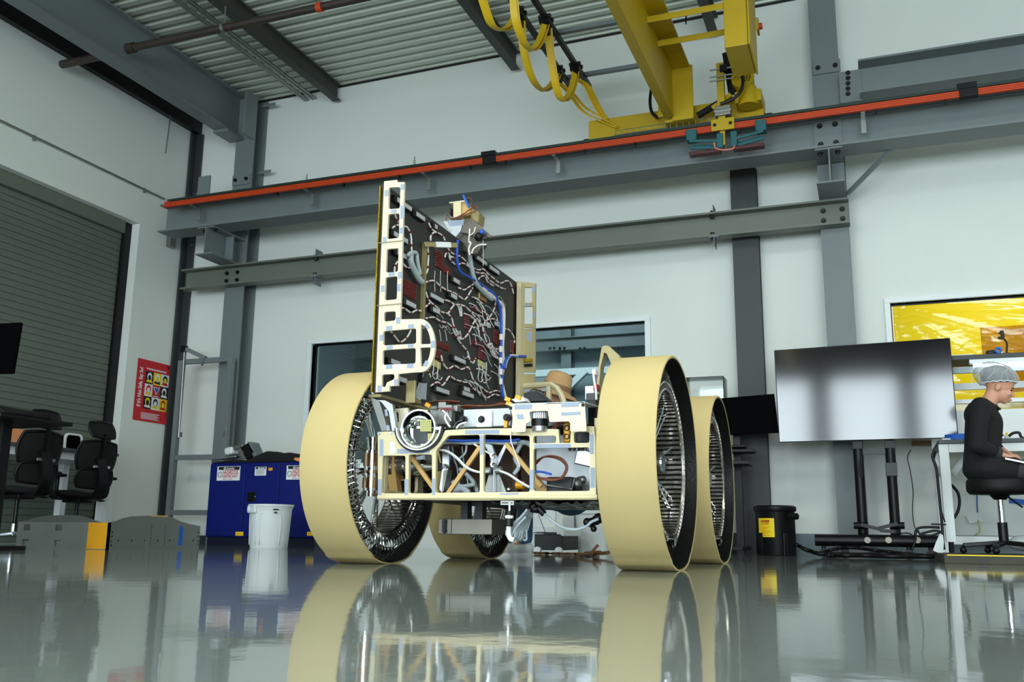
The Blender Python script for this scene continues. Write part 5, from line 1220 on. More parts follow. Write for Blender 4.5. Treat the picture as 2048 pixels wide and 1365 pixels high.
# white bin
q = at(540,1097,Z=0); bx = at(541,1097,Z=0); BY = 7.95
bc = at(540,1090,Y=BY); br = (at(580,1012,Y=BY).x-at(506,1012,Y=BY).x)/2; bz = at(541,1010,Y=BY).z; bcx = (at(580,1012,Y=BY).x+at(506,1012,Y=BY).x)/2
t = thing('waste_bin', 'round white plastic waste bin standing in front of the blue cabinet', 'bin', (bcx, BY, 0))
MB().lathe([(0,.0),(br*.82,0),(br*.84,.012),(br*.93,bz*.82),(br*.95,bz*.9),(br,bz*.955),(br*1.02,bz*.96),(br*1.02,bz),(br*.96,bz),(br*.9,bz*.8),(br*.8,.02),(0,.02)], (bcx,BY,0), (0,0,1), 48).build('body', whitep_m, t, smooth=True)
for a0, w in ((-2.05,.34),(-.95,.5)):
    mb = MB()
    for i in range(2):
        pts = [(bcx+br*(.87+.07*z/bz)*cos(a0+s), BY+br*(.87+.07*z/bz)*sin(a0+s), z) for s, z in ([(-w,.03),(-w,bz*.7),(-w*.6,bz*.8),(w*.6,bz*.8),(w,bz*.7),(w,.03)])]
    mb.tube(spline(pts, 4), .004, 6); mb.build('moulded_rib', whitep_m, t, smooth='all')
a0 = -2.0; mb = MB()
for s in (-.28,.28): mb.bar((bcx+br*cos(a0+s), BY+br*sin(a0+s), bz*.82), (bcx+br*1.0*cos(a0+s), BY+br*1.0*sin(a0+s), bz*.96), .03, .02)
mb.bar((bcx+br*1.0*cos(a0-.32), BY+br*1.0*sin(a0-.32), bz*.83), (bcx+br*1.0*cos(a0+.32), BY+br*1.0*sin(a0+.32), bz*.83), .03, .03); mb.build('handle', whitep_m, t, bevel=.006)
for k in range(2):
    a0 = -.75; p = Vector((bcx+br*.985*cos(a0), BY+br*.985*sin(a0), bz*(.88-.07*k))); d = Vector((-sin(a0),cos(a0),0)); MB().bar(p-d*.025*(1-.4*k), p+d*.025*(1-.4*k), .012, .012).build('print', blab2_m, t)
# ramp: hump-topped aluminium side plates and an end plate
rc = at(220,1098,Z=0); RX1 = -5.78; RX0 = -6.75; RY0 = 6.5; RY1 = 7.75
t = thing('ramp_stand', 'low grey aluminium ramp stand with humped perforated side plates on the floor at left', 'ramp', (-6.3, 6.6, 0))
def hump(X):
    zs = lambda px, py: max(.02, at(px, py, X=RX1).z)
    top = [(220,1046),(235,1043),(250,1037),(265,1033.5),(300,1032),(330,1032.5),(345,1036),(360,1043),(380,1049),(401,1053)]
    P = [at(a, b, X=RX1) for a, b in top]; y0, y1 = P[0].y, P[-1].y
    return [Vector((X,y0,.0))]+[Vector((X,p.y,p.z)) for p in P]+[Vector((X,y1,.0))]
h = hump(RX1); RY0, RY1 = h[0].y, h[-1].y
def circ(y, z, r, X): return [Vector((X, y+r*cos(2*PI*i/8), z+r*sin(2*PI*i/8))) for i in range(8)]
for X in (RX1, RX0):
    hh = hump(X); hs = []
    for px, k in ((237,.42),(264,.42),(290,.42),(316,.42),(340,.42),(387,.42),(224,.2),(224,.38),(224,.62),(224,.82),(397,.2),(397,.38),(397,.62),(397,.82)):
        q = at(px, 1075, X=RX1); hs.append(circ(q.y, .17*k, .009, X))
    dots = MB()
    for px in (303,331):
        q = at(px, 1060, X=RX1)
        for i in range(9): dots.cyl((X-.001,q.y,.03+.021*i),(X+.0006,q.y,.03+.021*i),.005,n=8)
    sp = MB().plate(hh, hs, (-.02,0,0)).build('side_plate', alud_m, t)
    dots.build('hole_shade_dots', blk_m, sp)  # flush black discs stand in for the shade inside small holes
    if X == RX1:
        q = at(363,1054,X=X); q2 = at(363,1092,X=X); MB().box(X,X+.001,q.y-.025,q.y+.025,max(.01,q2.z),q.z).build('blue_tape', blab_m, sp)
        q = at(320,1032,X=X); MB().box(X-.02,X+.001,q.y-.1,q.y+.1,q.z-.01,q.z+.002).build('tan_tape', tan_m, sp)
ez = h[1].z; ep = MB().plate([Vector((RX0,RY0,0)),Vector((RX1,RY0,0)),Vector((RX1,RY0,ez)),Vector((RX0,RY0,ez))], [[Vector((x+dx,RY0,z+dz)) for dx,dz in ((0,0),(.07,0),(.07,.05),(0,.05))] for x in (RX0+.05,RX0+.4) for z in (.02,ez-.07)], (0,.015,0)).build('end_plate', alud_m, t)
MB().box(RX1-.22,RX1-.02,RY0-.001,RY0,.005,ez).build('amber_tape', kapton_m, ep)
MB().box(RX0+.02,RX1-.03,RY0+.02,RY0+.06,.02,.06).box(RX0+.02,RX1-.03,RY1-.1,RY1-.05,.02,.06).build('cross_member', alud_m, t)
# ergonomic mesh chairs (local frame: faces +x, base at origin)
def make_chair(loc, rz, label):
    t = thing('office_chair', label, 'chair', (0,0,0), 'mesh office chairs')
    for k in range(5):
        a = 2*PI*k/5+.3; e = Vector((.31*cos(a), .31*sin(a), .085))
        MB().bar((0,0,.12), e, .05, .03).build('base_arm', alu_m, t, bevel=.006)
        c_ = MB().cyl(e+Vector((-sin(a)*.03,cos(a)*.03,-.055)), e+Vector((-sin(a)*.008,cos(a)*.008,-.055)), .03, n=16).cyl(e+Vector((sin(a)*.03,-cos(a)*.03,-.055)), e+Vector((sin(a)*.008,-cos(a)*.008,-.055)), .03, n=16).cyl(e+Vector((0,0,-.06)), e, .009, n=8).box(e.x-.02,e.x+.02,e.y-.008,e.y+.008,e.z-.07,e.z-.03)
        c_.build('caster', blk_m, t, smooth=True)
    MB().cyl((0,0,.1),(0,0,.2),.035,n=18).build('gas_column', chrome_m, t, smooth=True); MB().cyl((0,0,.2),(0,0,.44),.018,n=14).build('gas_lift', blk_m, t, smooth=True)
    MB().box(-.12,.12,-.09,.09,.42,.47).build('mechanism', blk_m, t, bevel=.01)
    MB().bar((.0,-.1,.45),(.0,-.26,.45),.015,.015).sph((0,-.28,.45),(.02,.05,.012),10).build('lever', blk_m, t, smooth=True)
    nx = 10; vs = []
    for j in range(nx+1):
        for i in range(nx+1):
            u, v = i/nx*2-1, j/nx*2-1; k = math.sqrt(max(0, 1-.5*v*v)); w = math.sqrt(max(0, 1-.5*u*u)); x, y = .25*u*k, .25*v*w
            vs.append((x+.03, y, .52+.02*abs(v)**2-.025*max(0,u)**3))
    f = [(j*(nx+1)+i, j*(nx+1)+i+1, (j+1)*(nx+1)+i+1, (j+1)*(nx+1)+i) for j in range(nx) for i in range(nx)]
    k = len(vs); mb = MB().add(vs+[(a,b,z-.05) for a,b,z in vs], f+[tuple(k+q for q in reversed(g)) for g in f]+[(b0,b1,k+b1,k+b0) for b0,b1 in [(i,i+1) for i in range(nx)]+[(nx*(nx+1)+i,nx*(nx+1)+i+1) for i in range(nx)]+[(j*(nx+1),(j+1)*(nx+1)) for j in range(nx)]+[(j*(nx+1)+nx,(j+1)*(nx+1)+nx) for j in range(nx)]])
    mb.build('seat', mesh_m, t, smooth=True, bevel=.012)
    sp = spline([(-.1,0,.45),(-.26,0,.47),(-.33,0,.6),(-.31,0,.75),(-.27,0,.86)], 6); MB().ribbon(sp, .11, .03, (0,1,0)).build('spine', blk_m, t, smooth=True)
    def pad(nm, zc, hw, hh, xf, th, m, frame=True):
        n = 12; vs = []; B = []
        for j in range(n+1):
            for i in range(n+1):
                u, v = i/n*2-1, j/n*2-1; r = max(abs(u), abs(v)); q = math.hypot(u, v)
                s = r/q if q > 1e-6 else 1; e = .45; y, z = u*(1-e+e*s), v*(1-e+e*s); vs.append(Vector((xf(v)+.05*y*y*(hw/.25)**2, hw*y, zc+hh*z)))
        f = [(j*(n+1)+i, j*(n+1)+i+1, (j+1)*(n+1)+i+1, (j+1)*(n+1)+i) for j in range(n) for i in range(n)]
        bd = [i for i in range(n+1)]+[j*(n+1)+n for j in range(1,n+1)]+[n*(n+1)+i for i in range(n-1,-1,-1)]+[j*(n+1) for j in range(n-1,0,-1)]
        k = len(vs); o = MB().add(vs+[p+Vector((th,0,0)) for p in vs], f+[tuple(k+q for q in reversed(g)) for g in f]+[(bd[i], bd[(i+1) % len(bd)], k+bd[(i+1) % len(bd)], k+bd[i]) for i in range(len(bd))]).build(nm, m, t, smooth=True)
        if frame: MB().tube([vs[i]+Vector((th/2,0,0)) for i in bd], .014, 8, closed=True).build('frame', blk_m, o, smooth='all')
    pad('backrest', .88, .235, .15, lambda v: -.255-.02*v, .012, mesh_m); pad('lumbar_pad', .655, .215, .095, lambda v: -.245-.015*v, .014, mesh_m); pad('headrest', 1.14, .15, .08, lambda v: -.28+.03*v, .012, mesh_m)
    MB().box(-.31,-.29,-.1,.1,.755,.785).build('back_bracket', chrome_m, t, bevel=.006)
    MB().bar((-.28,0,.86),(-.3,0,1.1),.05,.02,(0,1,0)).build('headrest_stem', blk_m, t)
    for s in (-1,1):
        MB().tube(spline([(.02,s*.2,.47),(-.05,s*.29,.5),(-.06,s*.3,.66)],5), .018, 8).build('arm_post', blk_m, t, smooth='all'); MB().box(-.14,.12,s*.3-.045,s*.3+.045,.66,.69).build('armrest', blk_m, t, bevel=.012)
    t.location = loc; t.rotation_euler = (0,0,rz)
    return t
c1 = at(24,1093.5,Z=0); c2 = at(146,1091.5,Z=0)
make_chair((c1.x,c1.y,0), rad(178), 'black mesh office chair at far left, the nearer of the two, wheels in view')
make_chair((c2.x,c2.y,0), rad(174), 'black mesh office chair behind the ramp stand, nearer the red poster')
# desk along the left wall
dz = .965; t = thing('wall_desk', 'white legged desk with dark worktop along the shutter door behind the chairs', 'desk', (-7.95, 6.6, 0))
MB().box(-8.36,-7.62,5.2,8.0,dz-.03,dz).build('worktop', dgrey_m, t, bevel=.004)
MB().box(-8.3,-7.68,5.26,7.94,dz-.11,dz-.031).build('apron', white_m, t)
for x in (-8.28,-7.7):
    for y in (5.3,7.9): MB().box(x-.04,x+.04,y-.04,y+.04,0,dz-.111).build('leg', white_m, t, bevel=.004)
q = at(150,862,X=-8.0); fz = dz+.003
t = thing('tablet_frame', 'small white rounded tablet frame propped on the wall desk', 'tablet', (-8.0,q.y,fz))
rr = rrect(q.y-.12,q.y+.12,fz,fz+.2,.05); ri = rrect(q.y-.1,q.y+.1,fz+.02,fz+.18,.04)
MB().plate([Vector((-8.0,a,b)) for a,b in rr], [[Vector((-8.0,a,b)) for a,b in ri]], (-.02,0,0)).build('frame', white_m, t); MB().box(-8.015,-8.01,q.y-.1,q.y+.1,fz+.02,fz+.18).build('screen', matscr_m, t)
q = at(40,862,X=-8.0); tag(MB().box(-8.15,-7.9,q.y-.2,q.y+.25,fz,fz+.16).build('carton', peach_m), 'pale carton on the wall desk behind the nearer chair', 'box')
# black standing table with a monitor
q = at(125,851,Z=.93); TX, TY = q.x, q.y
t = thing('standing_table', 'black standing table at the left edge of the picture under the dark monitor', 'table', (TX-.55, TY-.25, 0))
MB().box(TX-1.3, TX, TY-.55, TY+.1, .93, .96).build('tabletop', blk_m, t, bevel=.006)
qc = at(8,900,Y=TY-.2); MB().box(qc.x-.06,qc.x+.06,TY-.28,TY-.2,.03,.93).build('column', blk_m, t); MB().box(qc.x-.05,qc.x+.05,TY-.5,TY+.05,0,.03).build('foot', blk_m, t)
mt = at(42,645,Y=TY-.2); mbm = at(25,747,Y=TY-.2)
t = thing('monitor', 'black monitor cut off by the left edge of the picture', 'monitor', (mt.x-.35, TY-.2, .961))
MB().add([mt, mbm, mbm+Vector((-.66,0,.02)), mt+Vector((-.66,0,.02))]+[p+Vector((-.01,.03,0)) for p in (mt, mbm, mbm+Vector((-.66,0,.02)), mt+Vector((-.66,0,.02)))], [(0,1,2,3),(7,6,5,4),(0,4,5,1),(1,5,6,2),(2,6,7,3),(3,7,4,0)]).build('screen', matscr_m, t, bevel=.003)
MB().box(mt.x-.42,mt.x-.36,TY-.16,TY-.13,.97,mbm.z+.15).build('stand_post', blk_m, t); MB().box(mt.x-.5,mt.x-.25,TY-.3,TY-.05,.961,.972).build('stand_foot', blk_m, t)
a = at(62,826,Y=TY-.3); b = at(-40,800,Y=TY-.3)
t = tag(MB().add([(b.x,TY-.5,.962),(a.x,TY-.5,.962),(a.x,TY-.1,.962),(b.x,TY-.1,.962),(b.x,TY-.5,1.02),(a.x-.1,TY-.5,1.02),(a.x-.02,TY-.1,1.0),(b.x,TY-.1,1.03)], [(0,1,2,3),(4,5,6,7),(0,1,5,4),(1,2,6,5),(2,3,7,6),(3,0,4,7)]).build('docking_station', blk_m, bevel=.006), 'flat black device lying on the standing table at far left', 'device')
# ================================================================= BEHIND THE ROVER
t = thing('utility_cart', 'white utility cart with two upright panels and black skirt behind the rover', 'cart', (at(1105,1080,Y=8.0).x, 8.0, 0))
def cb_(px0, py0, px1, py1, y0, y1, nm, m, par, bev=.006):
    a, b = at(px0,py1,Y=y0), at(px1,py0,Y=y0); return MB().box(a.x,b.x,y0,y1,max(.001,a.z),b.z).build(nm, m, par, bevel=bev)
a = at(1062,1078,Y=7.8); b = at(1128,1078,Y=7.8); w = b.x-a.x; zb = .17
pr = [(0,zb),(0,zb+.035),(w*.2,zb+.055),(w*.8,zb+.055),(w,zb+.03),(w,zb-.02),(w*.94,zb-.02),(w*.8,zb+.01),(w*.2,zb+.012)]
MB().plate([Vector((a.x+x,7.8,z)) for x,z in pr], [], (0,.5,0)).build('deck', whitep_m, t, bevel=.006)
MB().box(a.x+.02,b.x-.02,7.83,8.28,.03,zb-.005).build('skirt', blk_m, t, bevel=.006)
for x in (a.x+.06, b.x-.05): MB().cyl((x,7.79,.03),(x,7.83,.03),.029,n=14).build('caster', white_m, t)
cb_(1066,1020,1111,1071,8.1,8.14,'upright', whitep_m, t); cb_(1054,960,1064,1071,8.12,8.16,'upright', alud_m, t)
tag(cb_(1125,1030,1148,1098,8.5,8.7,'pale_case', whitep_m, None), 'pale case standing between the white cart and the white tub behind the rover', 'case')
q = at(1180,1103,Z=0); y0 = 8.4; a = at(1147,1100,Y=y0); b = at(1214,1030,Y=y0); w = b.x-a.x
mb = MB(); pr = []
for z, s in ((.002,.86),(.3,.96),(b.z,1.0),(b.z+.01,1.06),(b.z+.03,1.06)):
    pr.append([Vector(((a.x+b.x)/2+x*s, y0+.2+y*s, z)) for x, y in rrect(-w/2,w/2,-.2,.2,.06)])
k = len(pr[0]); vs = [p for L in pr for p in L]; mb.add(vs, [(j*k+i, j*k+(i+1) % k, (j+1)*k+(i+1) % k, (j+1)*k+i) for j in range(4) for i in range(k)]+[tuple(range(k)), tuple(4*k+i for i in range(k))])
tag(mb.build('storage_tub', whitep_m, smooth=True), 'tall white plastic tub behind the rover beside the front right wheel', 'tub')
random.seed(3)
for i, (pts, lab) in enumerate(((((1052,1106),(1075,1102),(1100,1104),(1130,1102),(1150,1105)),'thin brown rope lying on the floor in front of the white cart'),(((1150,1104),(1165,1108),(1180,1105),(1195,1108)),'short brown rope end on the floor in front of the white tub'))):
    P = spline([at(a_, b_+1, Z=.012) for a_, b_ in pts], 5); y_ = 7.4
    P = [Vector((p.x*7.4/max(p.y,.1), 7.4+.25*sin(k*1.7)*.4, .012)) for k, p in enumerate(P)]
    tag(MB().tube(P, .011, 7).build('rope', wood_m, smooth='all'), lab, 'rope')
q = at(1185,1108,Y=6.9)
mb = MB()
for k in range(4):
    p = Vector((q.x-.06+.05*k, 6.9+.03*k, .02+.012*(k % 2))); mb.bar(p+Vector((-.06,.02*k,-.002)), p+Vector((.07,-.03,.01)), .03, .018)
mb.bar((q.x-.02,6.93,.03),(q.x+.03,6.95,.09),.03,.02)
tag(mb.build('wood_scrap', wood_m, bevel=.003), 'small pile of brown wood scraps on the floor behind the front right wheel', 'scrap')
t = thing('glove_box', 'clear acrylic box holding teal gloves, seen above the rear right wheel', 'box', (at(1409,790,Y=9.1).x, 9.2, at(1409,795,Y=9.1).z))
a = at(1371,812,Y=9.1); b = at(1446,752,Y=9.1)
mb = MB().box(a.x,b.x,9.1,9.103,a.z,b.z).box(a.x,a.x+.003,9.104,9.379,a.z,b.z).box(b.x-.003,b.x,9.104,9.379,a.z,b.z).box(a.x+.003,b.x-.003,9.104,9.379,b.z-.003,b.z)
mb.build('acrylic_shell', acryl_m, t)
z1 = at(1409,786,Y=9.2).z
MB().plate([Vector((a.x+.01,9.12,a.z)),Vector((b.x-.01,9.12,a.z)),Vector((b.x-.01,9.12,z1+.04)),Vector((a.x+.12,9.12,z1))], [], (0,.22,0)).build('paper_stack', whitep_m, t)
for px, py in ((1432,783),(1412,789),(1404,787)):
    q = at(px,py,Y=9.2); mb = MB()
    for k in range(4): mb.capsule(q+Vector((-.03+.015*k,0,-.01)), q+Vector((.005+.016*k,.01,.02+.008*(k % 2))), .01, .008, 8)
    mb.build('glove', tealg_m, t, smooth='all')
tag(MB().box(a.x-.05,b.x-.02,9.05,9.5,0,a.z-.002).build('low_cupboard', whitep_m, bevel=.004), 'white cupboard under the acrylic glove box behind the rear right wheel', 'cupboard')

# ================================================================= RIGHT SIDE
# black cart with monitor
MY = 9.15
t = thing('monitor_cart', 'black equipment cart with a dark monitor between the rear right wheel and the television', 'cart', (at(1478,1105,Y=MY).x, MY, 0))
cx = at(1478,1000,Y=MY).x
MB().box(cx-.035,cx+.035,MY+.0,MY+.06,.05,1.2).build('column', blk_m, t, bevel=.004)
cb_(1420,898,1508,906,MY-.25,MY-.001,'shelf', blk_m, t); cb_(1430,921,1498,930,MY-.3,MY-.001,'shelf', blk_m, t); cb_(1440,890,1490,896,MY-.2,MY-.02,'keyboard', blk_m, t)
cb_(1440,945,1463,992,MY-.05,MY+.03,'printer_tray', dsteel_m, t); cb_(1447,950,1458,985,MY-.055,MY-.05,'lit_screen', int_m, t)
MB().box(cx-.3,cx+.06,MY-.3,MY+.3,.04,.075).build('base', blk_m, t, bevel=.006)
for dx in (-.26,.03):
    for dy in (-.26,.26): MB().cyl((cx+dx,MY+dy-.012,.02),(cx+dx,MY+dy+.012,.02),.0195,n=14).build('caster', blk_m, t)
a = at(1440,868,Y=9.0); b = at(1555,790,Y=9.0)
ms = MB().add([at(1442,797,Y=9.0),at(1548,788,Y=9.0),at(1557,866,Y=9.0),at(1444,871,Y=9.0)]+[p+Vector((0,.03,0)) for p in atv([(1442,797),(1548,788),(1557,866),(1444,871)],Y=9.0)], [(0,1,2,3),(7,6,5,4),(0,4,5,1),(1,5,6,2),(2,6,7,3),(3,7,4,0)]).build('monitor', matscr_m, t, bevel=.003)
MB().bar((cx,9.03,1.25),(cx,MY+.03,1.2),.08,.08).build('mount', blk_m, t)
tag(MB().box(cx-.35,cx-.1,8.75,8.85,.03,.07).build('power_strip', white_m, bevel=.006), 'white power strip on the floor at the foot of the black cart', 'strip')
# oily waste can
KY = 9.05; k0 = at(1512,1060,Y=KY); k1 = at(1591,1060,Y=KY); kr = (k1.x-k0.x)/2; kx = (k0.x+k1.x)/2; kz = at(1550,1012,Y=KY).z
t = thing('waste_can', 'round black lidded waste can with a yellow label beside the television stand', 'bin', (kx, KY, 0))
MB().lathe([(0,0),(kr*.98,0),(kr,.01),(kr*1.0,kz*.86),(kr*1.02,kz*.88),(0,kz*.88)], (kx,KY,0), (0,0,1), 48).build('body', blk_m, t, smooth=True)
MB().lathe([(0,kz*.885),(kr*1.07,kz*.885),(kr*1.09,kz*.9),(kr*1.09,kz*.97),(kr*.95,kz),(0,kz*1.01)], (kx,KY,0), (0,0,1), 48).build('lid', blk_m, t, smooth=True)
MB().cyl((kx+kr*.6,KY-kr*.85,kz*.78),(kx+kr*1.12,KY-kr*.3,kz*.78),.03,n=14).build('hinge', blk_m, t, smooth=True)
for a0 in (-2.3,-1.0): MB().obox((kx+kr*1.0*cos(a0),KY+kr*1.0*sin(a0),.1), (.05,.03,.2), Matrix.Rotation(a0-PI/2,3,'Z')).build('foot_bracket', blk_m, t, bevel=.006)
a0, a1 = -2.2, -1.42
A = [-PI/2+math.asin(max(-1,min(1,(at(px,1060,Y=KY-kr).x-kx)/kr))) for px in (1517,1549)]
za, zb = at(1533,1075,Y=KY-kr).z, at(1533,1037,Y=KY-kr).z
lb = MB().lathe([(kr+.002,za),(kr+.002,zb),(kr+.004,zb),(kr+.004,za)], (kx,KY,0), (0,0,1), 10, closed=True, a0=0, a1=A[1]-A[0])
ax = Vector((0,0,1)).orthogonal().normalized(); off = A[0]-math.atan2(ax.y,ax.x)
for p in lb.v:
    d = p-Vector((kx,KY,0)); p.x, p.y = kx+d.x*cos(off)-d.y*sin(off), KY+d.x*sin(off)+d.y*cos(off)
lo = lb.build('label', ylab_m, t)
am = (A[0]+A[1])/2; tx = Vector((-sin(am),cos(am),0)); nn = Vector((cos(am),sin(am),0)); pc = Vector((kx,KY,0))+nn*(kr+.0075)
text('print','DANGER',rlab_m,pc+Vector((0,0,zb-.035)),tx,ZD,.026,lo,align='CENTER',sx=.8,bold=.001); text('print','OILY WASTE',rlab_m,pc+Vector((0,0,zb-.056)),tx,ZD,.018,lo,align='CENTER',sx=.7)
for i in range(7): MB().bar(pc-tx*.045+Vector((0,0,zb-.075-.013*i)), pc+tx*(.045-.02*(i % 3))+Vector((0,0,zb-.075-.013*i)), .001, .003).build('print', olab_m, lo)
# television on its stand
TY_ = 8.9
t = thing('television', 'large television with a glossy dark screen at right in front of the grey column', 'television', (-.04, TY_, 1.0))
P = atv([(1548,701),(1900,676),(1917,876),(1558,885)], Y=TY_)
def slab(P, d): return MB().add(P+[p+Vector((0,d,0)) for p in P], [(0,1,2,3),(7,6,5,4),(0,4,5,1),(1,5,6,2),(2,6,7,3),(3,7,4,0)])
slab(P, .05).build('casing', blk_m, t, bevel=.003)
cen = sum(P, Vector())/4; Q = [cen+(p-cen)*.99+Vector((0,-.0015,0)) for p in P]
slab(Q, .001).build('screen', screen_m, t)
t = thing('television_stand', 'black rolling television stand with two posts and a long tube base', 'stand', (at(1755,1100,Y=9.0).x, 9.0, 0))
SY = 9.02; x1 = at(1722,1000,Y=SY).x; x2 = at(1787,1000,Y=SY).x
for x in (x1,x2): MB().cyl((x,SY,.17),(x,SY,1.5),.043,n=20).build('post', blk_m, t, smooth=True); MB().box(x-.04,x+.04,SY-.05,SY+.05,.95,1.5).build('bracket', blk_m, t)
z = at(1750,904,Y=SY).z; MB().box(x1+.04,x2-.04,SY-.02,SY+.02,z-.025,z+.025).build('crossbar', dsteel_m, t)
z = at(1787,940,Y=SY).z; MB().box(x2-.047,x2+.047,SY-.05,SY+.05,z-.06,z+.06).build('clamp', dsteel_m, t, bevel=.004)
a = at(1630,1081,Y=8.72); b = at(1876,1081,Y=8.72); MB().cyl((a.x,8.72,a.z),(b.x,8.72,a.z),.05,n=22).build('base_tube', blk_m, t, smooth=True)
for px in (1735,1777,1835):
    q = at(px,1081,Y=8.67); MB().cyl((q.x,8.675,q.z),(q.x,8.668,q.z),.026,n=18).build('screw_cap', dbare_m, t)
for x in (x1,x2): MB().bar((x,SY,.19),(x,8.72,a.z),.06,.05).build('base_arm', blk_m, t)
for p, q in (((1722,1050),(1762,1060)),((1795,1048),(1755,1058)),((1760,1062),(1790,1064))): MB().bar(at(*p,Y=8.8), at(*q,Y=8.8), .035, .03).build('tilt_link', blk_m, t)
for px in (1722,1794): q = at(px,1052,Y=8.85); MB().cyl((q.x-.06,8.85,q.z),(q.x+.06,8.85,q.z),.03,n=14).build('knob', blk_m, t)
for px in (1648,1690,1818,1862):
    q = at(px,1100,Y=8.72); MB().cyl((q.x,8.7,.038),(q.x,8.74,.038),.0375,n=18).cyl((q.x,8.72,.04),(q.x,8.72,a.z-.04),.018,n=10).build('caster', blk_m, t, smooth=True)
def floorcable(pts, lab, r=.012, m=blk_m, z=None, Y=8.5, nm='floor_cable', n=6):
    P = spline([at(a_, b_, Y=Y) for a_, b_ in pts], n); P = [Vector((p.x, Y+.05*sin(i*.9), max(r+.001, p.z))) for i, p in enumerate(P)]
    tag(MB().tube(P, r, 8).build(nm, m, smooth='all'), lab, 'cable')
floorcable([(1592,1090),(1615,1101),(1640,1108),(1700,1110),(1760,1110)], 'thick black cable running along the floor from the waste can', .018)
floorcable([(1640,1108),(1665,1100),(1700,1096),(1740,1100),(1790,1106),(1850,1112),(1885,1114)], 'black cable arching under the television stand base', .014, Y=8.6)
floorcable([(1655,1112),(1700,1111),(1780,1113),(1880,1114)], 'flat bundle of black cables along the floor under the television', .02, Y=8.35)
t = thing('power_cables', 'tangle of black cables hanging from the worktop edge down beside the white bench leg', 'cable', (at(1880,1080,Y=8.15).x, 8.15, 0))
for pts, r in (([(1869,903),(1865,915),(1872,935),(1876,970),(1880,1010),(1884,1050),(1886,1080),(1888,1100)],.011),([(1872,905),(1868,925),(1875,950),(1878,990),(1882,1020),(1890,1045)],.006),([(1830,1072),(1835,1058),(1855,1055),(1880,1056)],.01),([(1838,1070),(1850,1066),(1870,1062),(1885,1065)],.009),([(1862,1049),(1892,1050)],.006),([(1832,1075),(1828,1090),(1823,1102)],.009),([(1835,1060),(1840,1068),(1860,1072),(1885,1064)],.008),([(1802,1068),(1815,1067),(1825,1071)],.006)):
    MB().tube(spline([Vector((p.x,8.12,max(r,p.z))) for p in atv(pts, Y=8.12)], 5), r, 7).build('cable', blk_m, t, smooth='all')
tag(MB().tube(spline([Vector((p.x,9.66,p.z)) for p in atv([(1822,900),(1815,915),(1820,940),(1826,980),(1825,1020),(1828,1050),(1834,1062)], Y=9.66)], 6), .004, 6).build('thin_wire', blk_m, smooth='all'), 'thin dark wire hanging down the wall between the television stand and the bench', 'cable')
tag(MB().tube(spline([Vector((p.x,8.6,p.z)) for p in atv([(1722,900),(1718,940),(1724,955),(1722,900)], Y=8.6)], 6)[:-1], .006, 6).build('coiled_lead', blk_m, smooth='all'), 'small black lead hooked on the left post of the television stand', 'cable')
q = at(1845,887,Y=9.6); tag(MB().box(q.x-.09,q.x+.08,9.55,9.69,q.z-.02,q.z+.02).build('wood_block', wood_m), 'small brown strip on the wall just under the television corner', 'strip')
mb = MB(); p = atv([(1880,1068),(1886,1071),(1888,1085),(1886,1110),(1866,1102),(1872,1085)], Y=8.1); mb.plate([Vector((v.x,8.1,max(.004,v.z))) for v in p], [], (0,.012,.0))
tag(mb.build('white_cloth', whitep_m), 'white cloth scrap hanging at the foot of the bench leg', 'cloth')
# workbench
BYF = 8.3
t = thing('workbench', 'white framed workbench with dark top and lit upper shelf at the right edge', 'bench', (1.7, 8.7, 0))
zt2 = at(1880,880,Y=BYF).z; zb2 = at(1880,888,Y=BYF).z; xl = at(1877,885,Y=BYF).x
MB().box(xl,3.3,BYF,9.2,zb2,zt2).build('worktop', dgrey_m, t, bevel=.004)
za2 = at(1940,905,Y=BYF+.03).z
lx = at(1892,960,Y=BYF+.05).x; lw = (at(1903,960,Y=BYF).x-at(1883,960,Y=BYF).x)/2; lz = at(1900,1085,Y=BYF).z
for x in (lx, 3.2): MB().box(x-lw,x+lw,BYF+.02,BYF+.1,lz,zb2-.001).build('leg', white_m, t, bevel=.004); MB().cyl((x,BYF+.06,0),(x,BYF+.06,lz),.02,n=12).build('levelling_foot', blk_m, t)
for x in (lx, 3.2): MB().box(x-lw,x+lw,9.1,9.18,.0,zb2-.001).build('leg', white_m, t, bevel=.004)
MB().box(lx+lw+.001,3.2-lw-.001,BYF+.02,BYF+.07,za2,zb2-.001).build('front_rail', white_m, t, bevel=.003)
MB().bar((lx,BYF+.1,zb2-.18),(lx,9.1,zb2-.18),.04,.06).bar(at(1905,950,Y=8.7),at(1930,915,Y=8.7),.05,.05).build('side_brace', white_m, t)
MB().box(xl+.1,3.2,9.12,9.16,.12,.19).build('rear_rail', white_m, t)
zs = at(1905,713,Y=9.0).z; zs2 = at(1905,722,Y=9.0).z; xs = at(1903,715,Y=9.0).x
MB().box(xs-.06,3.3,8.97,9.35,zs2,zs).build('upper_shelf', dsteel_m, t, bevel=.003)
MB().box(xs-.06,3.3,9.3,9.34,zs2-.22,zs2-.16).build('shelf_rail', white_m, t)
za3 = at(1990,737,Y=9.05).z
MB().box(xs-.06,3.3,9.02,9.06,za3-.035,za3+.02).build('shelf_front_rail', int_m, t)
for x in (xs-.02, 3.2): MB().box(x-.03,x+.03,9.3,9.36,zt2,zs2).build('shelf_upright', white_m, t)
z = at(1990,723,Y=8.98).z; x0 = at(1939,725,Y=8.98).x
lt = MB().box(x0,3.2,8.98,9.06,z-.01,z+.03).build('light_housing', white_m, t); MB().cyl((x0+.03,9.02,z-.026),(3.15,9.02,z-.026),.014,n=12).build('lamp_tube', lamp_m, lt)
z = at(1990,800,Y=9.25).z
MB().box(xs-.05,3.2,9.24,9.3,z-.025,z+.01).build('middle_rail', white_m, t)
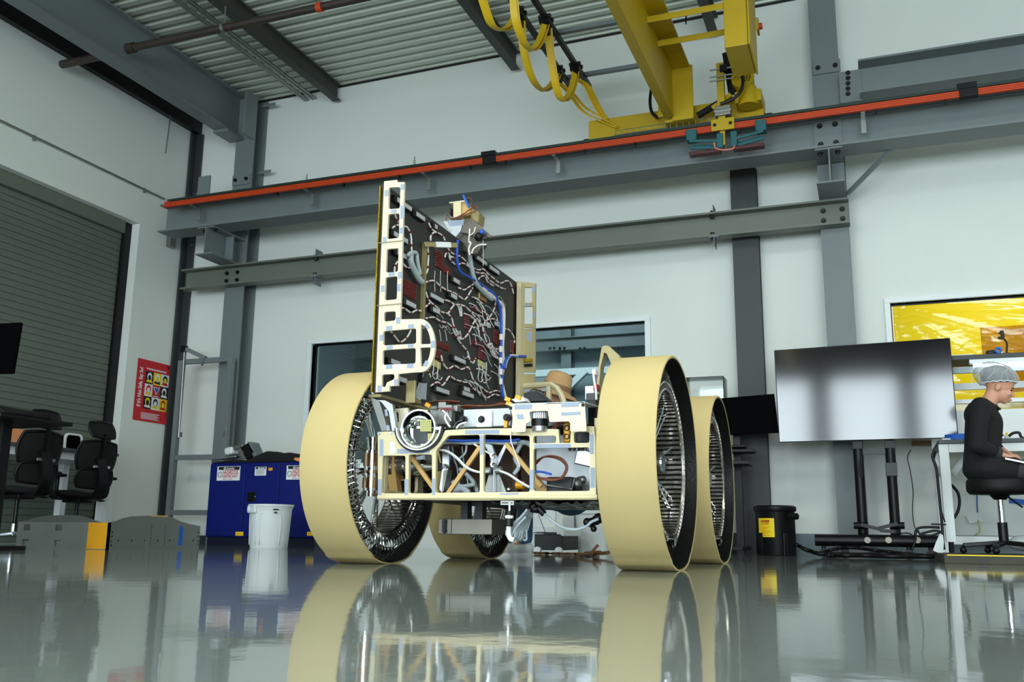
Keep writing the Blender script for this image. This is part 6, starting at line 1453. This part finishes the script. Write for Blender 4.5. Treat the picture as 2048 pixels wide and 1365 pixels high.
MB().box(xs-.2,3.2,9.29,9.3,zt2+.001,at(1990,818,Y=9.25).z).build('back_board', whitep_m, t)
lamp('bench_lamp', (2.0, 8.99, zs2-.06), 2.2, 2.5, (.9,.93,1), sy=.05)
# things on shelf and bench
q = at(2010,706,Y=9.1); t = thing('gooseneck_clip', 'black gooseneck clip lamp standing on the upper shelf', 'lamp', (q.x, 9.1, zs))
MB().cyl((q.x,9.1,zs+.001),(q.x,9.1,zs+.02),.04,n=18).build('base', blk_m, t)
MB().tube(spline([Vector((q.x+.01,9.1,zs+.02)),at(2014,690,Y=9.1),at(2011,682,Y=9.1),at(2006,677,Y=9.1)],6), .008, 8).build('neck', blk_m, t, smooth='all')
MB().bar(at(1996,676,Y=9.1), at(2008,677,Y=9.1), .03, .02).bar(at(2003,662,Y=9.1), at(2006,676,Y=9.1), .03, .03).bar(at(1997,668,Y=9.1), at(2003,664,Y=9.1), .03, .015).build('clip_head', blk_m, t, bevel=.004)
q = at(1985,706,Y=9.05); tag(MB().box(q.x-.05,q.x+.03,9.03,9.1,zs+.001,zs+.045).build('tape_dispenser', blk_m, bevel=.012), 'black tape dispenser on the upper shelf left of the gooseneck clip', 'dispenser')
q = at(1997,706,Y=9.0); tag(MB().lathe([(.012,-.018),(.03,-.018),(.03,.018),(.012,.018)], (q.x,9.0,zs+.031), (0,1,0), 24, closed=True).build('tape_roll', blab_m, smooth=True), 'blue tape roll on the upper shelf next to the black dispenser', 'tape')
q = at(1932,711,Y=9.05); tag(MB().box(q.x-.12,q.x+.06,9.02,9.1,zs+.001,zs+.016).build('white_tray', whitep_m, bevel=.004), 'small white tray near the left end of the upper shelf', 'tray')
q = at(1897,879,Y=8.4); tag(MB().box(q.x-.05,q.x+.06,8.38,8.48,zt2+.001,zt2+.018).build('white_adapter', whitep_m, bevel=.004), 'white adapter on the left end of the workbench', 'adapter')
q = at(1918,877,Y=8.45); tag(MB().lathe([(.07,0),(.105,0),(.105,.05),(.07,.05)], (q.x,8.46,zt2+.001), (0,0,1), 32, closed=True).build('tape_roll', blab_m, smooth=True), 'wide blue tape roll on the workbench behind the seated person', 'tape')
q = at(2014,870,Y=8.6); t = thing('glue_bottle', 'small white bottle with a yellow cap on the workbench', 'bottle', (q.x, 8.6, zt2))
MB().cyl((q.x,8.6,zt2+.001),(q.x,8.6,zt2+.05),.022,n=18).build('body', whitep_m, t, smooth=True); MB().cyl((q.x,8.6,zt2+.05),(q.x,8.6,zt2+.075),.013,.008,n=14).build('cap', ylab_m, t)
tag(MB().tube(spline([Vector((p.x,8.5,max(zt2+.012,p.z))) for p in atv([(2018,873),(2026,867),(2038,866),(2042,874),(2050,878)], Y=8.5)],5), .011, 8).build('black_cable', blk_m, smooth='all'), 'thick black cable loop lying on the workbench', 'cable')
# wall plate, cord and blue tape below the bench
q = at(1951,1035,Y=9.65); t = thing('wall_plate', 'loose white cover plate hanging by a cord on the wall under the bench', 'plate', (q.x, 9.65, q.z))
P = atv([(1932,1032),(1958,1026),(1968,1043),(1939,1048)], Y=9.64); slab(P, .02).build('plate', whitep_m, t)
MB().tube([Vector((p.x,9.65,p.z)) for p in atv([(1954,988),(1954,1010),(1955,1026)], Y=9.65)], .006, 6).build('blue_cord', bprint_m, t); MB().tube(spline([Vector((p.x,9.63,p.z)) for p in atv([(1956,1040),(1959,1055),(1958,1066),(1949,1071)], Y=9.63)],5), .006, 6).build('yellow_cord', pcby_m, t)
P = atv([(2018,997),(2060,1001),(2060,1012),(2018,1007)], Y=9.69); tag(slab(P, .004).build('blue_tape', blab_m), 'strip of blue masking tape on the wall under the bench', 'tape')
q = at(2046,1088,Y=8.0); tag(MB().sph((q.x,8.0,.14), (.1,.08,.06), 14).build('white_bag', whitep_m, smooth='all'), 'crumpled white bag on the platform at the right edge', 'bag')
tag(MB().tube(spline([Vector((p.x,8.75,p.z)) for p in atv([(1900,968),(1915,985),(1919,1005),(1915,1025),(1905,1040)], Y=8.75)],5), .012, 8).build('bench_cable', blk_m, smooth='all'), 'black cable looping behind the white bench leg', 'cable')
# platform
p0 = at(1889,1128,Z=0); pz = at(1892,1110,Y=p0.y).z
t = thing('platform', 'low grey wooden platform with yellow edge stripe under the stool', 'platform', (1.6, 7.7, 0))
MB().box(p0.x,3.4,p0.y,8.28,0,pz).build('deck', plat_m, t, bevel=.003)
MB().box(p0.x+.02,3.4,p0.y-.003,p0.y+.03,pz-.006,pz+.001).build('yellow_stripe', pyel_m, t)
q = at(1966,1118,Y=p0.y); MB().box(q.x-.03,q.x+.03,p0.y-.002,p0.y,.01,.035).build('foot_label', blk_m, t)

# ================================================================= STOOL AND PEOPLE
PYC = 7.7
def S3(u, v): return (1880+u/3.41, 720+v/3.41)
def sp(u, v, dy=0): 
    p = at(*S3(u, v), Y=PYC); p.y += dy; return p
sc = sp(405,900); st = thing('stool', 'round black padded stool on a chrome gas column under the seated person', 'stool', (sc.x, PYC, pz))
r = .155*1.25; zt3 = sp(400,815).z; zb3 = sp(400,918).z
sxl = sp(175,860).x; r = sc.x-sxl
MB().lathe([(0,zb3),(r*.9,zb3),(r*.985,zb3+.02),(r,zb3+.045),(r*.99,zt3-.02),(r*.95,zt3-.002),(r*.85,zt3),(0,zt3)], (sc.x,PYC,0), (0,0,1), 48).build('seat', rub_m, st, smooth='all')
z1 = sp(400,1110).z; zf = sp(400,1265).z
MB().cyl((sc.x,PYC,z1),(sc.x,PYC,zb3-.001),.023,n=18).build('gas_rod', chrome_m, st, smooth=True); MB().cyl((sc.x,PYC,pz+.07),(sc.x,PYC,z1),.033,n=18).build('gas_sleeve', blk_m, st, smooth=True)
MB().cyl((sc.x,PYC,zb3-.04),(sc.x,PYC,zb3-.002),.04,.075,n=20).build('seat_plate', blk_m, st, smooth=True); MB().bar(sp(440,925,-.05), sp(550,1010,-.1), .012, .012).build('lever', blk_m, st)
for k in range(5):
    a = 2*PI*k/5+PI; e = Vector((sc.x+.27*cos(a), PYC+.27*sin(a), pz+.062))
    MB().bar((sc.x,PYC,pz+.085), e, .05, .03).build('base_arm', blk_m, st, bevel=.006); MB().sph((e.x,e.y,pz+.027), .026, 10).cyl((e.x,e.y,pz+.03),(e.x,e.y,e.z),.01,n=8).build('caster', blk_m, st, smooth='all')
pe = thing('person', 'seated person in a white hair net and black jacket typing on a laptop', 'person', (sc.x, PYC, zt3))
# body: one continuous skin
def V(p): return Vector(p)
hd = sp(405,170); fwd = Vector((.93,0,-.36)).normalized(); upv = Vector((.36,0,.93)).normalized()
Mh = Matrix((fwd, Vector((0,1,0)), upv)).transposed()
nk = sp(345,290); ch = sp(300,430); wa = sp(290,600); pv = sp(300,735)
mb = MB()
mb.sph(hd+upv*.01, (.098,.076,.1), 20, Mh)                     # skull
mb.sph(hd+fwd*.035-upv*.055, (.066,.06,.075), 18, Mh)           # face and jaw
mb.sph(hd+fwd*.06-upv*.105, (.03,.032,.024), 12, Mh)            # chin
mb.capsule(hd+fwd*.1-upv*.025, hd+fwd*.112-upv*.053, .007, .011, 10)  # nose
mb.sph(hd+fwd*.098-upv*.082, (.012,.022,.007), 10, Mh); mb.sph(hd+fwd*.095-upv*.095, (.011,.02,.007), 10, Mh)   # lips
for s in (-1,1): mb.sph(hd-fwd*.008+Vector((0,s*.077,0))-upv*.03, (.02,.009,.032), 10, Mh); mb.sph(hd+fwd*.075+Vector((0,s*.035,0))-upv*.05, (.022,.022,.024), 10, Mh)
mb.capsule(hd-upv*.05-fwd*.015, nk-Vector((.02,0,.02)), .052, .058, 16)
mb.capsule(nk-Vector((.03,0,.05)), ch, .07, .105, 16); mb.capsule(ch, wa, .105, .1, 16); mb.capsule(wa, pv, .1, .125, 16)
def arm(side, sh, el, wr, hand):
    mb.capsule(ch+Vector((0,side*.06,.1)), sh, .06, .055); mb.capsule(sh, el, .052, .042); mb.capsule(el, wr, .042, .027)
    kn = wr+(hand-wr)*.48; d = (hand-wr).normalized(); sd = Vector((0,side,0)); n_ = d.cross(sd).normalized()
    if n_.z < 0: n_ = -n_
    for i in range(4):
        o = (i-1.5)*.019; b_ = kn+sd*(-o)*1.0; L = (.075,.085,.08,.062)[3-i]
        mb.capsule(wr+sd*(-o)*.6+d*.015, b_, .019, .0125, 10)
        m1 = b_+d*L*.5+n_*.012; m2 = m1+d*L*.38-n_*.012; m3 = m2+d*L*.22-n_*.018
        mb.capsule(b_, m1, .0105, .0098, 8); mb.capsule(m1, m2, .0098, .0088, 8); mb.capsule(m2, m3, .0088, .0075, 8)
    t0 = wr+d*.03+sd*(-.025); t1 = t0+d*.035-sd*.03-n_*.008; mb.capsule(t0, t1, .014, .0115, 8); mb.capsule(t1, t1+d*.035-n_*.008, .0115, .009, 8)
shR = sp(262,335,-.15); elR = sp(235,600,-.2); wrR = sp(400,658,-.13); haR = sp(545,690,-.08)
shL = sp(275,335,.15); elL = sp(300,600,.22); wrL = sp(440,610,.12); haL = sp(560,680,.06)
arm(-1, shR, elR, wrR, haR); arm(1, shL, elL, wrL, haL)
kn = []
for s in (-1,1):
    hip = pv+Vector((.02,s*.085,-.015)); k_ = Vector((sp(700,790).x, PYC+s*.13, zt3+.045)); an = Vector((k_.x-.02, PYC+s*.12, pz+.14)); kn.append((hip,k_,an,s))
    mb.capsule(hip, k_, .085, .058, 14); mb.capsule(k_, an, .055, .038, 14); mb.capsule(an, an+Vector((.13,0,-.09)), .036, .03, 10)
bd = mb.build('body', skin_m, pe, smooth='all', remesh=.0055, smoothit=3)
# eyes, brows and mouth
for s in (-1,1):
    e = hd+fwd*.086+Vector((0,s*.034,0))-upv*.022
    MB().sph(e, (.006,.015,.006), 10, Mh).build('eye', blab2_m, pe, smooth='all'); MB().sph(e+upv*.018+fwd*.004, (.005,.02,.004), 8, Mh).build('eyebrow', hair_m, pe, smooth='all')
MB().sph(hd+fwd*.107-upv*.0885, (.004,.018,.0025), 8, Mh).build('mouth', rlab_m, pe, smooth='all')
# hair under the net
MB().sph(hd+upv*.052-fwd*.022, (.108,.092,.088), 20, Mh).sph(hd-fwd*.075+upv*.045, (.075,.075,.07), 14, Mh).build('hair', hair_m, pe, smooth='all', remesh=.008, smoothit=3)
mb = MB(); nb = hd+upv*.035-fwd*.03; n1, n2 = 36, 18; vs = []
for j in range(n2+1):
    for i in range(n1):
        a = 2*PI*i/n1; bk = (1-cos(a))/2; t_ = .02+j/n2*(1.42+.75*bk); w = (1-.3*max(0,j/n2-.72)/.28*(.25+.75*bk))*(1+.14*bk*sin(t_))+.02*sin(9*a+3*j)*sin(t_)+.012*sin(23*a); 
        vs.append(nb+Mh@Vector((.148*sin(t_)*cos(a)*w+(.0), .118*sin(t_)*sin(a)*w, (.118 if t_ < PI/2 else .16)*cos(t_)*w+.004*sin(17*a)*(t_ > 1.5))))
mb.add(vs, [(j*n1+i, j*n1+(i+1) % n1, (j+1)*n1+(i+1) % n1, (j+1)*n1+i) for j in range(n2) for i in range(n1)])
hn = mb.build('hair_net', net_m, pe, smooth='all')
MB().tube([vs[n2*n1+i] for i in range(n1)], .004, 6, closed=True).build('net_band', whitep_m, hn, smooth='all')
for k in range(22):
    a = 2*PI*k/22+.1*sin(k*3); pts = []
    for j in range(9):
        bk = (1-cos(a))/2; t_ = .1+j/8*(1.3+.72*bk); pts.append(nb+Mh@Vector((.152*(1+.14*bk)*sin(t_)*cos(a+.12*sin(j+k)), .121*(1+.14*bk)*sin(t_)*sin(a+.12*sin(j+k)), (.121 if t_ < PI/2 else .164)*cos(t_))))
    MB().tube(pts, .0007, 4).build('net_pleat', whitep_m, hn)
# jacket
mb = MB(); mb.capsule(nk-Vector((.035,0,.055)), ch, .082, .13, 18); mb.capsule(ch, wa, .13, .125, 18); mb.capsule(wa, pv, .125, .145, 18)
mb.capsule(ch+Vector((-.02,-.06,.06)), ch+Vector((-.02,.06,.06)), .11, .11, 14)
for s, sh, el, wr in ((-1,shR,elR,wrR),(1,shL,elL,wrL)):
    mb.capsule(ch+Vector((-.01,s*.06,.1)), sh, .08, .07); mb.capsule(sh, el, .068, .058); mb.capsule(el, el.lerp(wr,.78), .058, .045)
for hip,k_,an,s in kn: mb.capsule(hip, hip.lerp(k_,.42)+Vector((0,0,.005)), .105, .092, 14)
mb.sph(pv+Vector((-.0,0,-.02)), (.15,.2,.1), 14)
jk = mb.build('jacket', coat_m, pe, smooth='all', remesh=.012, smoothit=4)
cl = nk-Vector((.028,0,.045))
MB().tube([cl+Vector((.062*cos(a)+.006,.07*sin(a),.03*cos(a)*-.6+.012)) for a in [2*PI*i/20 for i in range(20)]], .016, 8, closed=True).build('collar', coat_m, pe, smooth='all')
MB().bar(sp(372,312,-.03), sp(405,345,-.04), .05, .016).build('lapel', coat_m, pe, bevel=.006)
for sh, el, wr in ((shR,elR,wrR),(shL,elL,wrL)):
    MB().cyl(el.lerp(wr,.74), el.lerp(wr,.93), .05, .045, 18, caps=False).cyl(el.lerp(wr,.93), el.lerp(wr,.74), .043, .046, 18, caps=False).build('cuff', trou_m, pe, smooth='all')
for u, v in ((412,460),(420,520)): MB().sph(sp(u,v,-.06), .008, 8).build('button', blab2_m, pe)
mb = MB()
for hip,k_,an,s in kn: mb.capsule(hip, k_, .088, .07, 14); mb.capsule(k_, an+Vector((0,0,.02)), .07, .055, 14)
mb.sph(pv+Vector((.02,0,-.04)), (.13,.16,.085), 14)
mb.build('trousers', trou_m, pe, smooth='all', remesh=.012, smoothit=4)
for hip,k_,an,s in kn: MB().capsule(an+Vector((0,0,-.04)), an+Vector((.14,0,-.09)), .05, .042, 12).build('shoe', blk_m, pe, smooth='all')
lp = thing('laptop', 'thin silver laptop on the lap of the seated person', 'laptop', sp(520,700))
a = sp(420,682,-.2); b = sp(640,728,-.2); d = (b-a).normalized(); up_ = Vector((-d.z,0,d.x)); up_ = up_ if up_.z > 0 else -up_
slb = MB().add([a, b, b+Vector((0,.26,0)), a+Vector((0,.26,0))]+[p-up_*.014 for p in (a, b, b+Vector((0,.26,0)), a+Vector((0,.26,0)))], [(0,1,2,3),(7,6,5,4),(0,4,5,1),(1,5,6,2),(2,6,7,3),(3,7,4,0)])
slb.build('base', alu_m, lp, bevel=.003); b1 = b+Vector((.06,0,.22))
MB().add([b, b1, b1+Vector((0,.26,0)), b+Vector((0,.26,0))]+[p+Vector((.008,0,-.002)) for p in (b, b1, b1+Vector((0,.26,0)), b+Vector((0,.26,0)))], [(0,1,2,3),(7,6,5,4),(0,4,5,1),(1,5,6,2),(2,6,7,3),(3,7,4,0)]).build('lid', alu_m, lp)

# crouching person behind the rover
KYc = 6.85
hp = at(1108,795,Y=KYc); ft = at(1032,1102,Y=KYc)
p2 = thing('person', 'crouching person in a tan brimmed hat, blue jeans and white shoe behind the rover', 'person', (ft.x, KYc, 0))
hd = hp+Vector((0,0,-.02)); pv = Vector((hp.x+.12, KYc+.05, .42)); ch = Vector((hp.x+.06, KYc, .88)); nk = Vector((hp.x+.01, KYc, 1.06))
mb = MB(); mb.sph(hd, (.095,.078,.115), 18); mb.sph(hd+Vector((-.04,0,-.06)), (.06,.06,.07), 14); mb.capsule(hd+Vector((-.09,0,-.02)), hd+Vector((-.105,0,-.045)), .009, .014, 8)
for s in (-1,1): mb.sph(hd+Vector((.01,s*.078,-.02)), (.02,.009,.03), 8)
mb.capsule(hd+Vector((.0,0,-.08)), nk, .052, .058); mb.capsule(nk, ch, .08, .115); mb.capsule(ch, pv, .115, .1)
legs = []
for s in (-1,1):
    k_ = Vector((ft.x-.05+.06*(s+1)/2, KYc+s*.14, .5)); an = Vector((ft.x-.03+.06*(s+1)/2, KYc+s*.12, .1)); legs.append((k_,an,s))
    mb.capsule(pv+Vector((0,s*.08,0)), k_, .075, .058); mb.capsule(k_, an, .055, .04); mb.capsule(an, an+Vector((-.14,0,-.055)), .035, .028)
    sh = ch+Vector((0,s*.19,.1)); el = sh+Vector((-.16,s*.03,-.24)); wr = el+Vector((-.22,-s*.05,.06)); mb.capsule(ch+Vector((0,s*.08,.1)), sh, .06, .055); mb.capsule(sh, el, .05, .042); mb.capsule(el, wr, .04, .027)
    for i in range(4): mb.capsule(wr+Vector((0,(i-1.5)*.012,0)), wr+Vector((-.09,(i-1.5)*.019,.005)), .018, .012, 8); mb.capsule(wr+Vector((-.09,(i-1.5)*.019,.005)), wr+Vector((-.15+.008*i,(i-1.5)*.02,-.03)), .01, .008, 8)
    mb.capsule(wr+Vector((-.03,-s*.025,0)), wr+Vector((-.08,-s*.055,-.01)), .014, .01, 8)
mb.build('body', skin_m, p2, smooth='all', remesh=.007, smoothit=3)
mb = MB(); mb.capsule(nk+Vector((0,0,-.06)), ch, .095, .145); mb.capsule(ch, pv+Vector((0,0,.05)), .145, .15)
for s in (-1,1):
    sh = ch+Vector((0,s*.19,.1)); el = sh+Vector((-.16,s*.03,-.24)); mb.capsule(ch+Vector((0,s*.08,.1)), sh, .08, .072); mb.capsule(sh, el, .068, .056)
mb.build('shirt', coat_m, p2, smooth='all', remesh=.014, smoothit=4)
mb = MB()
for k_,an,s in legs: mb.capsule(pv+Vector((0,s*.08,0)), k_, .105, .078); mb.capsule(k_, an+Vector((0,0,.03)), .074, .06)
mb.sph(pv, (.15,.18,.12), 14); mb.build('jeans', jean_m, p2, smooth='all', remesh=.014, smoothit=4)
for k_,an,s in legs: MB().capsule(an+Vector((.02,0,-.045)), an+Vector((-.17,0,-.06)), .05, .038, 12).box(an.x-.19,an.x+.06,an.y-.042,an.y+.042,.0,.02).build('shoe', whitep_m, p2, smooth=True)
hc = at(1112,782,Y=KYc); tl = Matrix.Rotation(rad(-24),3,'Y')
hat = MB()
prof = [(0,.15),(.05,.152),(.085,.14),(.1,.11),(.11,.03),(.112,0),(.16,-.012),(.19,-.035),(.188,-.04),(.155,-.02),(.105,-.006),(.1,.02),(.09,.1),(.0,.14)]
hat.lathe(prof, (0,0,0), (0,0,1), 36)
for i, p in enumerate(hat.v): hat.v[i] = hc+Matrix.Rotation(rad(18),3,'Y')@Vector((p.x,p.y,p.z))
ho = hat.build('hat', hat_m, p2, smooth=True)
mb = MB().lathe([(.112,.012),(.1135,.012),(.111,.05),(.1095,.05)], (0,0,0), (0,0,1), 36, closed=True)
for i, p in enumerate(mb.v): mb.v[i] = hc+Matrix.Rotation(rad(18),3,'Y')@Vector((p.x,p.y,p.z))
mb.build('hat_band', wood_m, ho, smooth=True)
